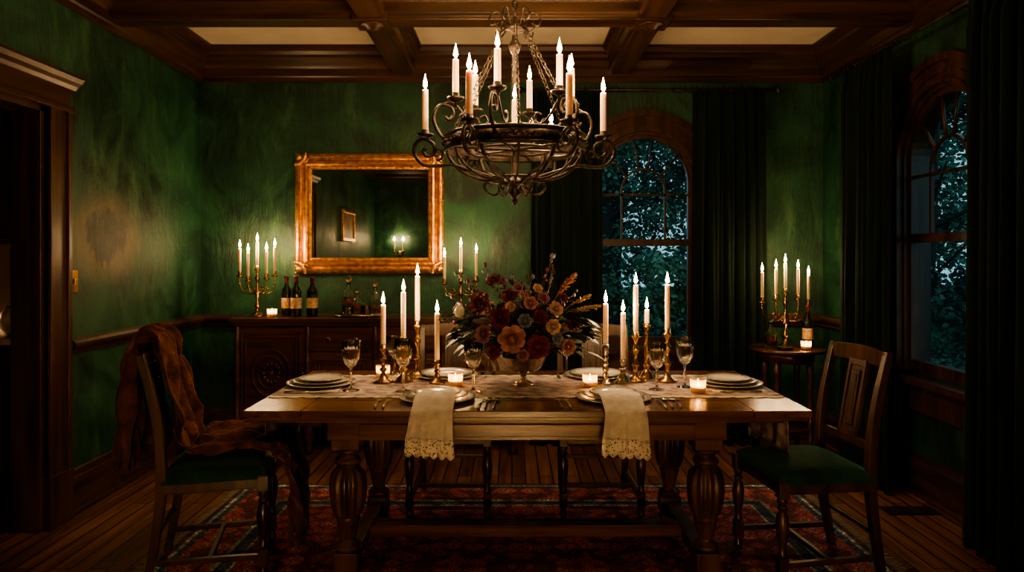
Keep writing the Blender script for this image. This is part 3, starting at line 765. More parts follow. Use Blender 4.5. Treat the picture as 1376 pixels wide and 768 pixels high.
# runner
rn = MB('table_runner')
def rfn(u, v):
    L = 2.30+.50; s_ = -.25+u*L
    y = 3.10+.50*v+.004*math.sin(s_*9)
    z = TZ+.0015+.0012*abs(math.sin(s_*7+v*5))+.0008*math.sin(s_*23+v*11)
    if s_ < 0:
        q = -s_; return (tx0-.005-.010*math.sin(v*PI*6)*min(1,q*6)-.006, y, TZ-.004-q+ .002)
    if s_ > 2.30:
        q = s_-2.30; return (tx1+.011+.010*math.sin(v*PI*6+1)*min(1,q*6), y, TZ-.002-q)
    return (tx0+s_, y, z)
rn.grid(rfn, 160, 24, runnerm)
for sgn, xx in ((-1, tx0-.011), (1, tx1+.011)):
    rn.grid(lambda u, v: (xx+sgn*.010*math.sin(u*PI*6), 3.10+.5*u, TZ-.25-(.03+.018*abs(math.sin(u*PI*8)))*v), 48, 3, lacem)
for yy, dr in ((3.10,-1),(3.60,1)):
    rn.grid(lambda u, v: (tx0+.01+u*2.28, yy+dr*(.028+.022*abs(math.sin(u*PI*30)))*v, TZ+.0012), 368, 2, lacem)
rn.build(solid=.0012)

# place settings
def plates(x, y, n=3, z=TZ):
    p = MB('plate_stack'); zz = 0
    for i, r in enumerate((.165,.135,.105)[:n]):
        p.lathe([(r*.55,zz),(r*.62,zz+.004),(r*.98,zz+.013),(r,zz+.015),(r*.995,zz+.017),(r*.80,zz+.0125),(r*.64,zz+.0085),(r*.6,zz+.006),(.0001,zz+.006)], porc, (x,y,z), 44)
        p.lathe([(r*1.002,zz+.0152),(r*.995,zz+.0178),(r*.86,zz+.0148)], porcr, (x,y,z), 44, cap=False)
        zz += .0105
    return p.build()
S = [(-.325,3.03,3),(.44,3.03,3),(-.92,3.36,3),(1.04,3.36,3),(-.34,3.60,2),(.44,3.60,2)]
for (x, y, n) in S: plates(x, y, n, TZ+.0005 if n == 2 or y < 3.1 else TZ+.004)
def napkin_front(x, seed):
    rr = random.Random(seed); ph = rr.uniform(0,6)
    n = MB('lace_napkin')
    ctrl = [(2.965,.803),(2.93,.803),(2.895,.802),(2.86,.795),(2.82,.778),(2.795,.768),(2.780,.757),(2.775,.735),(2.774,.705),(2.773,.68),(2.772,.665)]
    path = smoothpts([(0,a,b) for a, b in ctrl], 5)
    def fn(u, v):
        k = v*(len(path)-1); i = min(int(k), len(path)-2); p = path[i].lerp(path[i+1], k-i)
        h = max(0, (v-.6)/.4)
        wd = .168+.022*h
        dx = (u-.5)*wd
        fold = (.0025+.008*h)*math.sin(u*PI*5+ph+v*1.5)
        return (x+dx+.006*math.sin(v*3+ph), p.y-(abs(fold)+fold)*.5*(1 if v > .55 else 0)-.001, p.z+(abs(fold)*.7 if v <= .62 else 0)-.016*h*h*u)
    n.grid(fn, 28, 60, linen)
    def fn2(u, v):
        q = fn(u, 1.0); sc = .066+.014*abs(math.sin(u*PI*6))
        return (q[0]+(u-.5)*.01*v, q[1]-.002-.004*v*math.sin(u*PI*5), q[2]-sc*v)
    n.grid(fn2, 48, 4, lacem)
    n.build(solid=.0015)
napkin_front(-.325, 1); napkin_front(.45, 2)
def napkin_flat(x, y, s_, seed):
    n = MB('folded_napkin')
    def fn(u, v):
        xx = (u-.5)*.26; yy = (v-.5)*.40
        z = TZ+.0035
        return (x+xx, y+yy, z+.0015*math.sin(u*9)*math.sin(v*7))
    n.grid(fn, 12, 16, linen); n.build(solid=.001)
napkin_flat(-.93, 3.37, 1, 1); napkin_flat(1.05, 3.37, 1, 2)
def fork(x, y, rot=0, z=TZ+.002):
    f = MB('fork')
    f.tube(smoothpts([(0,-.095,.003),(0,-.05,.005),(0,.0,.006),(0,.03,.003),(0,.045,.002)], 5), [.0065]*6+[.0045]*5+[.0035]*10, steel, 8, flat=.6)
    f.box(-.012,.012,.042,.062,.001,.003,steel)
    for i in range(4): f.tube([(-.0105+i*.007,.060,.002),(-.0105+i*.007,.085,.004),(-.0102+i*.0069,.1,.007)], [.0019,.0017,.0009], steel, 6)
    f.build(loc=(x,y,z), rot=(0,0,rot))
def knife(x, y, rot=0, z=TZ+.002):
    f = MB('table_knife')
    f.tube([(0,-.11,.004),(0,-.08,.005),(0,-.02,.005),(0,.0,.004)], [.006,.0075,.0065,.004], steel, 8, flat=.8)
    f.add([(-.008,0,.002),(.007,0,.002),(.009,.08,.002),(.0,.115,.002),(-.008,.10,.002),(-.008,0,.0035),(.007,0,.0035),(.009,.08,.003),(.0,.115,.003),(-.008,.10,.0035)], [(4,3,2,1,0),(5,6,7,8,9),(0,1,6,5),(1,2,7,6),(2,3,8,7),(3,4,9,8),(4,0,5,9)], steel)
    f.build(loc=(x,y,z), rot=(0,0,rot))
def spoon(x, y, rot=0, z=TZ+.002):
    f = MB('spoon')
    f.tube(smoothpts([(0,-.10,.003),(0,-.05,.005),(0,.0,.006),(0,.045,.003)], 5), [.0065]*5+[.0045]*5+[.0035]*6, steel, 8, flat=.6)
    f.sphere((0,.068,.0055), .020, steel, 14, 8, (1,1.45,.26))
    f.build(loc=(x,y,z), rot=(0,0,rot))
for (x, y) in ((-.325,2.98),(.44,2.98)):
    fork(x-.205, y-.05, .04); fork(x-.240, y-.045, .05); knife(x+.19, y-.05, -.03); spoon(x+.22, y-.04, -.05); spoon(x+.255, y-.04, -.05)
for (x, y) in ((-.34,3.62),(.44,3.62)):
    fork(x+.20, y, PI); knife(x-.2, y, PI)
for (x, sg) in ((-.92,1),(1.04,-1)):
    fork(x, 3.36+.2*sg, -PI/2*sg, TZ+.004); knife(x, 3.36-.215*sg, -PI/2*sg, TZ+.004)

def wineglass(x, y, h=.215, r=.036, z=TZ+.003):
    g = MB('crystal_wine_glass')
    b = h*.46
    g.lathe([(r*.95,0),(r*.96,.002),(r*.5,.006),(.006,.012),(.0045,.03),(.0075,b*.5),(.0045,b*.75),(.007,b-.004),(r*.55,b+.012),(r*.85,b+.04),(r*.97,b+.075),(r*1.05,h),(r*1.0,h),(r*.91,b+.075),(r*.79,b+.042),(r*.48,b+.018),(.0001,b+.012)], crystal, (x,y,z), 56, flute=(14,.20,b+.005,b+.08))
    return g.build()
for (x, y, h) in ((-.745,3.22,.23),(-.50,3.20,.24),(-.178,3.20,.22),(.675,3.24,.215),(.82,3.30,.235),(.29,3.68,.20),(-.62,3.66,.20),(-.13,3.70,.2)): wineglass(x, y, h, .041)

def stick(x, y, zc, zt, metal=brass, style=0, power=1.0, r=.0125):
    c = MB('candlestick'); H = zc-TZ-.003; b = .05 if style != 2 else .042
    if style == 0:
        p = [(b,0),(b,.006),(b*.9,.012),(b*.55,.018),(b*.35,.03),(.010,.045),(.010,H*.28),(.018,H*.32),(.018,H*.36),(.009,H*.40),(.008,H*.55),(.014,H*.60),(.019,H*.66),(.012,H*.72),(.009,H*.76),(.012,H*.84),(.020,H*.88),(.022,H*.90),(.013,H*.92),(.0155,H),(.0001,H)]
    elif style == 1:
        p = [(b*.95,0),(b*.95,.008),(b*.7,.014),(b*.75,.02),(b*.3,.04),(.012,.05),(.022,.065),(.012,.08),(.014,H*.45),(.024,H*.55),(.012,H*.64),(.01,H*.75),(.018,H*.82),(.011,H*.86),(.017,H*.9),(.0165,H),(.0001,H)]
    else:
        p = [(b,0),(b,.006),(b*.6,.012),(.012,.025)]
        n = max(3, int((H-.05)/.026))
        for i in range(n):
            z0 = .03+(H-.055)*i/n; d_ = (H-.055)/n
            p += [(.009,z0),(.017,z0+d_*.5),(.009,z0+d_*.96)]
        p += [(.02,H-.02),(.0155,H-.014),(.0155,H),(.0001,H)]
    c.lathe(p, metal, (x,y,TZ+.003), 22)
    c.candle(x, y, zc-.006, zt-zc-.002, r, power)
    return c.build()
TP = 2.6
stick(-.633,3.42,.951,1.155,brass,0,TP); stick(-.535,3.43,.989,1.216,brass,1,TP); stick(-.482,3.55,1.057,1.293,brass,0,TP); stick(-.366,3.40,.878,1.115,brass,2,TP)
stick(.455,3.38,.957,1.163,silver,2,TP); stick(.546,3.42,.882,1.115,silver,1,TP); stick(.612,3.44,1.011,1.251,brass,0,TP); stick(.69,3.56,1.04,1.12,brass,1,TP); stick(.768,3.44,1.027,1.253,brass,0,TP)
for (x, y) in ((-.27,3.32),(.37,3.30),(.845,3.16),(-.66,3.56)): 
    votive(x, y, TZ+.003, .034, .062, .8)

# ------------------------------------------------------------------ flower arrangement
fa = MB('flower_arrangement'); FX, FY = .055, 3.36
fa.lathe([(.055,0),(.056,.006),(.04,.014),(.018,.025),(.012,.04),(.018,.05),(.05,.062),(.085,.085),(.10,.115),(.108,.135),(.112,.138),(.10,.138),(.09,.11),(.0001,.08)], silver, (FX,FY,TZ+.003), 36, flute=(18,.06,.05,.13))
def bloom(p, axis, Rr, mat, layers=6):
    A = Vector((0,0,1)).rotation_difference(Vector(axis).normalized()).to_matrix(); P = Vector(p)
    fa.sphere(tuple(P-A@Vector((0,0,Rr*.25))), Rr*.42, mat, 8, 6)
    for L in range(layers):
        t_ = L/(layers-1); th = .02+.92*t_; n = (3,4,5,6,6,7,7)[min(L,6)]
        ww = PI/n*1.45
        for k_ in range(n):
            phi = 2*PI*k_/n+L*.8+R.uniform(-.12,.12)
            ln = Rr*(.66+.36*t_)*R.uniform(.94,1.05); tip = R.uniform(-.04,.05)
            def fn(u, v):
                e = 2*u-1
                w_ = (.55+.45*math.sin(PI*min(1,v*.75+.1)))*math.sqrt(max(0.0, 1-max(0,(v-.72)/.28)**2*.75))
                a = phi+e*ww*w_
                rad = Rr*.05+ln*(math.sin(th)*v+.28*math.sin(PI*v*.85)*(1-.35*t_))+Rr*.13*max(0,v-.78)*4.5*(.3+t_)*(.8)
                z = -Rr*.42+ln*math.cos(th)*v*1.05-Rr*.09*max(0,v-.80)*5*t_-Rr*.14*e**4*v+tip*Rr*v
                return P+A@Vector((rad*math.cos(a), rad*math.sin(a), z))
            fa.grid(fn, 4, 5, mat)
def leaf(p, d_, L, W_, mat, droop=.3):
    d_ = Vector(d_).normalized(); P = Vector(p); side = d_.cross(Vector((R.uniform(-.4,.4),R.uniform(-.4,.4),1))).normalized(); nn = side.cross(d_)
    def fn(u, v):
        w_ = math.sin(PI*min(1, v*.97+.03))**.8*W_*(1-.3*v); x = (u-.5)*2
        return P+d_*L*v+side*x*w_+nn*(abs(x)*w_*.35)-Vector((0,0,1))*droop*L*v*v
    fa.grid(fn, 2, 6, mat)
C0 = Vector((FX,FY,.93))
def stem(p, r=.0022, mat=stemm):
    P = Vector(p); mid = C0.lerp(P,.5)+Vector((0,0,.03)); fa.tube(smoothpts([tuple(C0),tuple(mid),tuple(P)],4), r, mat, 5)
blooms = [(.0,3.15,1.01,.062,fl_pink,7),(.120,3.15,.975,.054,fl_red,7),(-.056,3.19,1.105,.052,fl_red,7),(-.09,3.32,1.27,.038,fl_red,6),(.205,3.23,1.14,.036,fl_peach,6),
 (.087,3.24,1.165,.034,fl_pink,5),(.190,3.19,1.06,.036,fl_peach,6),(.262,3.22,.965,.038,fl_pink,6),(-.155,3.26,1.165,.056,fl_red,7),(-.21,3.26,1.07,.038,fl_blue,5),
 (-.130,3.18,1.03,.042,fl_mauve,6),(.06,3.17,1.09,.034,fl_blue,5),(-.015,3.25,1.20,.036,fl_red,6),(.285,3.27,1.07,.040,fl_red,6),(-.2,3.26,.97,.036,fl_mauve,6),(.15,3.27,1.19,.030,fl_mauve,5),
 (-.085,3.16,.945,.032,fl_red,5),(.05,3.5,1.2,.045,fl_pink,5),(-.12,3.52,1.12,.045,fl_red,5),(.22,3.5,1.1,.045,fl_peach,5),(-.26,3.33,1.13,.034,fl_mauve,5),(.12,3.24,1.235,.024,fl_peach,5),
 (.21,3.19,1.005,.028,fl_blue,4),(.05,3.16,.935,.028,fl_mauve,4),(.34,3.31,1.0,.030,fl_mauve,4),(-.01,3.20,1.15,.026,fl_peach,4),(.13,3.18,1.105,.036,fl_red,6),(.03,3.26,1.24,.024,fl_mauve,4),
 (-.27,3.27,1.02,.030,fl_red,5),(.24,3.26,1.19,.026,fl_red,4),(-.05,3.36,1.26,.026,fl_mauve,4)]
for (x, y, z, r_, mt, ly_) in blooms:
    ax = (Vector((x,y,z))-Vector((FX,FY+.05,.96))); ax.y -= .16; stem((x,y,z)); bloom((x,y,z), ax, r_*.96, mt, ly_)
for i in range(480):
    a = R.uniform(0,2*PI); el = R.uniform(-.1,1.25); rr = R.uniform(.06,.20)
    dd = Vector((math.cos(a)*math.cos(el)*1.25, math.sin(a)*math.cos(el)*.66, math.sin(el)))
    p = C0+Vector((0,.015,.02))+dd*rr; L = R.uniform(.04,.085)
    leaf(p, dd+Vector((R.uniform(-.5,.5),R.uniform(-.3,.5),R.uniform(-.3,.4))), L, L*R.uniform(.22,.34), leafm if R.random() < .75 else leafm2, R.uniform(0,.5))
for i in range(60):
    sd = R.choice((-1,1)); z = R.uniform(.93,1.13); p = Vector((FX+sd*R.uniform(.16,.29), FY-R.uniform(0,.13), z))
    leaf(p, (sd, R.uniform(-.5,.1), R.uniform(-.4,.6)), R.uniform(.07,.12), R.uniform(.018,.03), leafm, .3)
tips = [(-.32,3.36,1.20),(-.27,3.4,1.30),(-.20,3.38,1.24),(-.36,3.34,1.08),(.0,3.4,1.29),(.10,3.4,1.30),(.20,3.42,1.38),(.06,3.4,1.26),(-.14,3.42,1.33),(.3,3.36,1.2),(-.04,3.38,1.27)]
for (x, y, z) in tips:
    stem((x,y,z), .0016); P = Vector((x,y,z))
    for k_ in range(9):
        q = C0.lerp(P, .55+.45*k_/8)+Vector((R.uniform(-.018,.018),R.uniform(-.018,.018),R.uniform(-.01,.015)+.012))
        fa.tube([C0.lerp(P, .5+.45*k_/8)+Vector((0,0,.008)), q], .0009, stemm, 4); fa.sphere(tuple(q), R.uniform(.005,.010), R.choice((fl_red,fl_mauve,leafm2,fl_blue,stemm)), 7, 5, (1,1,1.4))
    for k_ in range(4):
        leaf(C0.lerp(P, .5+.12*k_), (R.uniform(-1,1),R.uniform(-1,.3),R.uniform(-.2,1)), .05, .012, leafm2, .2)
def plume(p0, p1, wd, n, mat):
    P0, P1 = Vector(p0), Vector(p1); fa.tube([tuple(C0), tuple(P0), tuple(P1)], .0018, dry, 5)
    for i in range(n):
        t_ = R.random(); q = P0.lerp(P1, t_); dd = (P1-P0).normalized()*.8+Vector((R.uniform(-1,1),R.uniform(-1,1),R.uniform(-.4,.6)))*.8
        L = wd*(.5+math.sin(PI*t_))*R.uniform(.6,1); fa.tube([tuple(q), tuple(q+dd*L*.5), tuple(q+dd*L-Vector((0,0,L*.2)))], [.0022,.0030,.0006], mat, 4)
plume((.22,3.34,1.20),(.30,3.32,1.30),.022,200,plumem); plume((.27,3.32,1.12),(.41,3.30,1.15),.024,190,dry); plume((.27,3.34,1.06),(.40,3.32,1.03),.020,130,dry); plume((.18,3.4,1.22),(.2,3.4,1.33),.014,80,stemm)
plume((.28,3.33,1.15),(.37,3.31,1.20),.020,130,dry)
fa.sphere((-.245,3.25,1.125), .024, porc, 14, 10, (1,1,1.3))
fa.sphere((.20,3.42,1.385), .014, fl_blue, 12, 8)
fa.build()

# ------------------------------------------------------------------ chairs (front = +Y local)
def make_chair():
    c = MB('dining_chair')
    for s_ in (-1, 1):
        pts = smoothpts([(s_*.185,-.265,0),(s_*.19,-.225,.22),(s_*.19,-.205,.44),(s_*.192,-.225,.70),(s_*.195,-.285,.965)], 5)
        c.tube(pts, [.021+.006*math.sin(PI*i/(len(pts)-1)) for i in range(len(pts))], chw, 4, ph=PI/4, smooth=False)
        x, y = s_*.205, .195
        c.box(x-.022, x+.022, y-.022, y+.022, .375, .445, chw)
        c.lathe([(.012,0),(.02,.01),(.022,.025),(.013,.04),(.016,.055)], chw, (x,y,0), 16)
        c.box(x-.020, x+.020, y-.020, y+.020, .055, .13, chw)
        c.lathe([(.014,.13),(.021,.14),(.014,.155),(.017,.18),(.025,.235),(.028,.27),(.022,.305),(.014,.32),(.023,.333),(.014,.345),(.022,.36),(.020,.376)], chw, (x,y,0), 20)
        c.box(s_*.197-.012, s_*.197+.012, -.20, .18, .385, .44, chw)
        c.tube([(s_*.187,-.235,.10),(s_*.205,.19,.095)], .016, chw, 4, ph=PI/4, smooth=False)
    c.box(-.19,.19,.183,.207,.385,.44,chw); c.box(-.175,.175,-.218,-.196,.385,.44,chw)
    c.tube([(-.195,-.02,.098),(.195,-.02,.098)], .015, chw, 4, ph=PI/4, smooth=False)
    c.tube([(-.18,-.235,.20),(.18,-.235,.20)], .013, chw, 4, ph=PI/4, smooth=False)
    def cush(u, v):
        a = u*2-1; b = v*2-1; ex = lambda q: math.copysign(abs(q)**.85, q)
        x = ex(a)*(.212+.018*(v)); y = ex(b)*.213-.003
        h = (1-abs(a)**5)*(1-abs(b)**5)
        return (x, y, .438+.047*h**.45+.012*(1-a*a)*(1-b*b))
    c.grid(cush, 20, 20, velvet)
    c.box(-.215,.215,-.205,.205,.425,.44,velvet)
    n = 16
    def rail_(z0, z1, yb, bow, th, arch=0):
        vs = []; fs = []
        for i in range(n+1):
            t_ = i/n*2-1; x = t_*.195; y = yb-bow*(1-t_*t_); zt = z1+arch*(1-t_*t_)
            vs += [(x,y-th,z0),(x,y+th,z0),(x,y+th,zt),(x,y-th,zt)]
        for i in range(n):
            o = 4*i
            for k_ in range(4): fs.append((o+k_, o+(k_+1)%4, o+4+(k_+1)%4, o+4+k_))
        fs += [(0,1,2,3),(4*n,4*n+3,4*n+2,4*n+1)]
        c.add(vs, fs, chw)
    rail_(.900,.962,-.276,.018,.011,.012); rail_(.545,.58,-.212,.012,.010)
    c.M = Matrix.Translation((0,-.228,.57)) @ Matrix.Rotation(math.radians(10.5),4,'X')
    c.box(-.062,.062,-.008,.008,0,.345,chw)
    for (a,b,z0,z1) in ((-.062,-.047,0,.345),(.047,.062,0,.345),(-.05,.05,0,.03),(-.05,.05,.315,.345)): c.box(a,b,.006,.017,z0,z1,chw)
    c.box(-.028,.028,.008,.018,.05,.295,chw); c.box(-.018,.018,.016,.022,.07,.275,chw)
    c.M = Matrix.Identity(4)
    return c.build(bevel=.0025)
ch = make_chair(); ch.location = (1.285, 3.10, .011); ch.rotation_euler = (0,0,math.radians(97))
lc = dup(ch, (-1.30,3.12,.011), (0,0,math.radians(-76)))
dup(ch, (-.335,3.86,.011), (0,0,PI)); dup(ch, (.475,3.86,.011), (0,0,PI))

# throw over left chair, local chair coords
th = MB('throw_blanket')
ctl = [(-.345,.50),(-.335,.68),(-.325,.86),(-.318,.965),(-.295,1.002),(-.265,.98),(-.24,.88),(-.205,.72),(-.175,.60),(-.13,.525),(-.04,.515),(.08,.517),(.18,.515),(.232,.50),(.262,.44),(.275,.34),(.285,.22),(.29,.10)]
pth = smoothpts([(0,a,b) for a, b in ctl], 5)
def thf(u, v):
    k_ = v*(len(pth)-1); i = min(int(k_), len(pth)-2); p = pth[i].lerp(pth[i+1], k_-i)
    spread = .20+.13*min(1,abs(v-.28)*3.2); cx_ = -.09+.03*math.sin(v*4)
    uu = u+.03*math.sin(v*11+u*5)
    x = cx_+(u-.5)*2*spread*.82
    a = .022*math.sin(uu*PI*6+v*4+2*math.sin(v*5))+.014*math.sin(uu*PI*11+v*9+1)+.012*math.sin(v*37+u*9+2*math.sin(u*8))+.006*math.sin(v*71-u*23)
    a = a*(1.0 if v < .45 or v > .75 else .85)
    tang = (pth[min(i+1,len(pth)-1)]-pth[max(i-1,0)]).normalized(); nrm = Vector((0,-tang.z,tang.y))
    if nrm.length < .1: nrm = Vector((0,0,1))
    off = a+.036
    if v < .24: nrm = -nrm if nrm.y > 0 else nrm
    q = Vector((x, p.y, p.z))+nrm*off
    if .45 < v < .8: q.x += -.03*math.sin(v*9)+.02*math.sin(v*40+u*3)
    if v > .8: q.z += .10*(.5-u)*(v-.8)*5*-1
    return q
th.grid(thf, 60, 160, throwm)
for vv in (0.0, 1.0):
    for i in range(60):
        u = i/59; q = thf(u, vv); L = .05
        th.tube([q, q+Vector((R.uniform(-.004,.004),R.uniform(-.004,.004),-L*.5)), q+Vector((R.uniform(-.01,.01),R.uniform(-.008,.008),-L))], .0022, throwm, 4)
tho = th.build(solid=.005); tho.location = lc.location; tho.rotation_euler = lc.rotation_euler

# ------------------------------------------------------------------ chandelier
cd = MB('chandelier'); cd.M = Matrix.Translation((.013, 3.2, 0))
def pol(r, a, z): return (r*math.cos(a), r*math.sin(a), z)
cd.lathe([(.0001,2.88),(.03,2.885),(.055,2.91),(.06,2.95)], iron, (0,0,0), 20)
def chain(p0, p1, L=.034, r=.003, w_=.011):
    P0, P1 = Vector(p0), Vector(p1); n = max(2, int((P1-P0).length/(L*.72))); dd = (P1-P0).normalized(); s1 = dd.orthogonal().normalized(); s2 = dd.cross(s1)
    for i in range(n):
        c_ = P0.lerp(P1, (i+.5)/n); sd = s1 if i % 2 else s2
        cd.tube([c_+dd*(L/2)*math.cos(2*PI*k_/10)+sd*w_*math.sin(2*PI*k_/10) for k_ in range(10)], r, iron, 5, closed=True)
chain((0,0,2.89),(0,0,2.52), .05, .0042, .015)
cd.torus((0,0,2.505), .024, .005, iron, (1,0,0), 18, 6)
cd.lathe([(.004,1.64),(.018,1.65),(.03,1.675),(.018,1.695),(.045,1.705),(.055,1.72),(.03,1.735),(.010,1.75),(.009,1.90),(.02,1.92),(.009,1.94),(.008,2.30),(.02,2.32),(.03,2.35),(.014,2.38),(.012,2.41),(.045,2.42),(.05,2.435),(.02,2.445),(.012,2.48),(.0001,2.485)], iron, (0,0,0), 18)
cd.sphere((0,0,1.632), .014, iron)
def spir(r0, z0, rad, a0, turns, n, an, sgn=1):
    return [pol(r0+rad*(1-.75*k_/n)*math.cos(a0+sgn*turns*2*PI*k_/n), an, z0+rad*(1-.75*k_/n)*math.sin(a0+sgn*turns*2*PI*k_/n)) for k_ in range(n+1)]
RB = .318
HP = 5.4
low_h = (.195,.12,.125,.20,.195,.19); up_h = (.17,.165,.175,.175,.165,.16)
for i in range(6):
    a = i*PI/3+.05
    cd.tube(smoothpts([pol(.04,a,2.43),pol(.07,a,2.50),pol(.10,a,2.50),pol(.118,a,2.47),pol(.108,a,2.445),pol(.09,a,2.452),pol(.092,a,2.47)],5), .0042, iron, 6)
    cd.tube(smoothpts([pol(.045,a+.5,2.425),pol(.08,a+.5,2.40),pol(.10,a+.5,2.42),pol(.09,a+.5,2.44)],5), .0038, iron, 6)
    chain(pol(.055,a+PI/6,2.42), pol(RB,a+PI/6,1.925), .030, .0022, .009)
    for da in (0, PI/6):
        cd.tube(smoothpts([pol(RB-.006,a+da,1.90),pol(RB-.02,a+da,1.83),pol(.235,a+da,1.765),pol(.15,a+da,1.735),pol(.085,a+da,1.74),pol(.05,a+da,1.715)],6), .0085 if da == 0 else .006, iron, 8, flat=.7)
    cd.tube(smoothpts([pol(.05,a,1.70),pol(.09,a,1.665),pol(.13,a,1.68),pol(.14,a,1.71),pol(.118,a,1.722),pol(.105,a,1.705)],6), .0058, iron, 7)
    cd.tube(smoothpts([pol(.10,a,1.745),pol(.20,a,1.775),pol(.29,a,1.80),pol(.35,a,1.795),pol(.415,a,1.80),pol(.458,a,1.845),pol(.452,a,1.90),pol(.41,a,1.915),pol(.372,a,1.893),pol(.37,a,1.855),pol(.40,a,1.84),pol(.42,a,1.86),pol(.408,a,1.877)],6), .0085, iron, 8)
    cd.tube(spir(.355,1.85,.03,-1.4,1.1,14,a,-1), .005, iron, 6)
    x, y = .41*math.cos(a), .41*math.sin(a)
    cd.lathe([(.006,1.905),(.008,1.918),(.02,1.924),(.036,1.932),(.040,1.942),(.034,1.941),(.015,1.935),(.0165,1.960),(.0001,1.960)], iron, (x,y,0), 18, flute=(10,.06,1.93,1.95))
    cd.candle(x, y, 1.945, low_h[i], .0145, HP, 1.15)
    b = a+.20
    cd.tube(smoothpts([pol(RB,b,1.90),pol(.355,b,1.94),pol(.375,b,2.0),pol(.35,b,2.055),pol(.30,b,2.055),pol(.285,b,2.02),pol(.305,b,1.995),pol(.325,b,2.01)],6), .0078, iron, 8)
    cd.tube(smoothpts([pol(.345,b,2.055),pol(.30,b,2.075),pol(.27,b,2.06),pol(.22,b,2.0),pol(.17,b,1.97),pol(.13,b,1.99),pol(.14,b,2.02),pol(.165,b,2.01)],6), .006, iron, 7)
    x, y = .275*math.cos(b), .275*math.sin(b)
    cd.lathe([(.006,2.05),(.009,2.072),(.02,2.08),(.036,2.088),(.040,2.098),(.034,2.097),(.015,2.091),(.0165,2.118),(.0001,2.118)], iron, (x,y,0), 18, flute=(10,.06,2.085,2.1))
    cd.candle(x, y, 2.095, up_h[i], .0145, HP, 1.15)
cd.lathe([(RB,1.866),(RB+.006,1.866),(RB+.006,1.926),(RB,1.926),(RB,1.866)], iron, (0,0,0), 64, cap=False)
for zz in (1.863,1.928): cd.torus((0,0,zz), RB+.003, .0072, iron, seg=64)
for i in range(60):
    a = 2*PI*i/60; cd.sphere(pol(RB+.006,a,1.895), .012 if i % 2 else .007, iron, 7, 5)
cd.torus((0,0,1.742), .115, .006, iron, seg=32); cd.torus((0,0,1.87), .17, .006, iron, seg=40)
for i in range(3):
    a = i*PI/3+.3; cd.tube([pol(RB,a,1.872), pol(RB,a+PI,1.872)], .006, iron, 6)
cd.candle(0, -.02, 1.95, .15, .0135, HP*.7, 1.1)
cd.lathe([(.006,1.93),(.03,1.945),(.034,1.952),(.015,1.948),(.0155,1.965),(.0001,1.965)], iron, (0,-.02,0), 16)
cd.build()

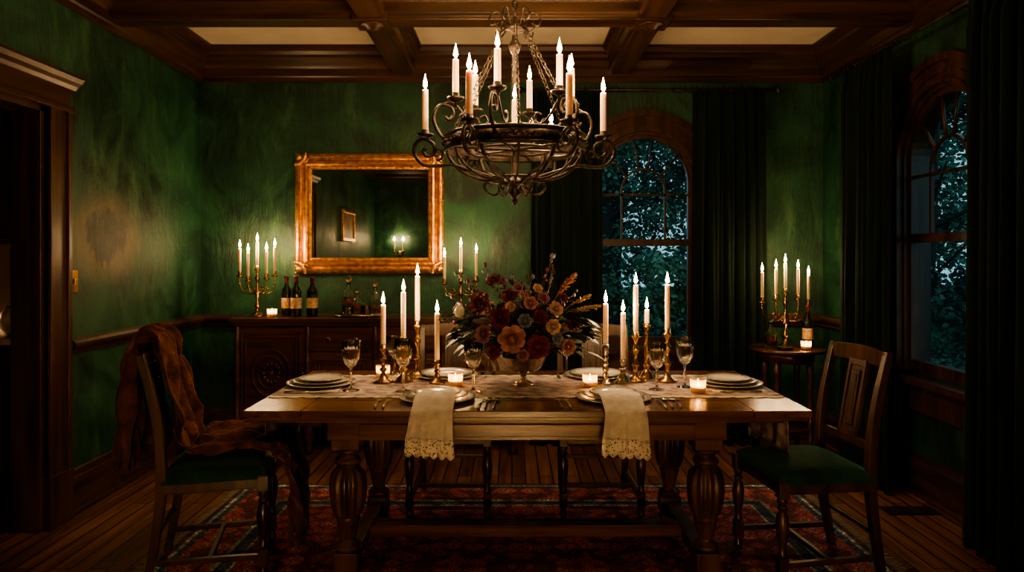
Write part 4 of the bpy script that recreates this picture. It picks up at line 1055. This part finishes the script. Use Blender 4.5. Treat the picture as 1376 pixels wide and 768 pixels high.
# ------------------------------------------------------------------ outside
g = MB('lawn'); g.add([(-20,5.44,-.35),(30,5.44,-.35),(30,40,-.35),(-20,40,-.35)], [(0,1,2,3)], lawn); g.add([(2.52,-15,-.351),(30,-15,-.351),(30,5.44,-.351),(2.52,5.44,-.351)], [(0,1,2,3)], lawn); g.build()
def tree(name, x, y, h, cr_, n, lean=.3, trunk=True, low=.2, big=1.0, lm=None):
    t = MB(name); rr = random.Random(int(x*100+y*7)); z0 = -.35
    if trunk:
        t.tube(smoothpts([(x,y,z0),(x+lean*.2,y,z0+h*.3),(x+lean*.6,y,z0+h*.6),(x+lean,y,z0+h*.95)],5), [.15*(1-.045*i) for i in range(16)], barkm, 10)
        for i in range(7):
            a = rr.uniform(0,2*PI); zz = z0+h*rr.uniform(.25,.8); L = cr_*rr.uniform(.5,.9)
            t.tube(smoothpts([(x+lean*.4,y,zz),(x+math.cos(a)*L*.5,y+math.sin(a)*L*.5,zz+L*.25),(x+math.cos(a)*L,y+math.sin(a)*L,zz+L*.6)],4), [.035-.003*k_ for k_ in range(9)], barkm, 6)
    cl = [(x+rr.gauss(0,cr_*.42), y+rr.gauss(0,cr_*.35), z0+h*rr.uniform(low,1), rr.uniform(.2,.5)*cr_*.55) for _ in range(int(20+cr_*11))]
    vs = []; fs = []
    for i in range(n):
        c_ = rr.choice(cl); u = Vector((rr.gauss(0,1),rr.gauss(0,1),rr.gauss(0,.7))).normalized()*c_[3]*rr.uniform(.5,1.15)
        p = Vector(c_[:3])+u
        if p.z < z0: continue
        d_ = Vector((rr.uniform(-1,1),rr.uniform(-1,1),rr.uniform(-.8,.3))).normalized(); sd = d_.cross(Vector((rr.uniform(-1,1),rr.uniform(-1,1),rr.uniform(0,1)))).normalized()
        L = rr.uniform(.045,.10)*big; W_ = L*.34; o = len(vs)
        vs += [p, p+d_*L*.5+sd*W_, p+d_*L, p+d_*L*.5-sd*W_]; fs.append((o,o+1,o+2,o+3))
    t.add(vs, fs, lm or treeleaf); t.build()
tree('garden_tree', 1.3, 10.4, 5.2, 1.6, 9000); tree('garden_tree', 3.6, 11.2, 6.0, 2.0, 11000, -.4); tree('garden_tree', 6.6, 12.0, 6.2, 2.2, 12000)
tree('garden_tree', 5.3, 9.0, 4.6, 1.5, 9000, .2); tree('garden_tree', 2.2, 15.0, 8.5, 3.2, 15000, big=2.0, lm=treeleaf2); tree('garden_tree', 9.5, 16.0, 8.5, 3.2, 13000, big=2.0, lm=treeleaf2); tree('garden_tree', 6.0, 17.0, 9.0, 3.2, 13000, big=2.1, lm=treeleaf2)
tree('garden_shrub', 2.1, 8.0, 1.7, 1.2, 9000, trunk=False, low=.1); tree('garden_shrub', 5.0, 7.3, 1.8, 1.2, 9000, trunk=False, low=.1); tree('garden_shrub', .6, 8.3, 1.6, 1.1, 6000, trunk=False, low=.1); tree('garden_shrub', 7.5, 9.6, 2.4, 1.4, 9000, trunk=False, low=.1)

wd = bpy.data.worlds.new('dusk'); scene.world = wd; wd.use_nodes = True
bg = wd.node_tree.nodes['Background']; bg.inputs[0].default_value = (.26,.50,.58,1); bg.inputs[1].default_value = 1.35

# ------------------------------------------------------------------ camera
cam = bpy.data.cameras.new('camera'); co = bpy.data.objects.new('camera', cam); scene.collection.objects.link(co)
co.location = (0,0,1.38); co.rotation_euler = (PI/2,0,0)
cam.sensor_width = 36; cam.lens = 24.46; cam.shift_y = -39/1376; cam.clip_start = .05
scene.camera = co
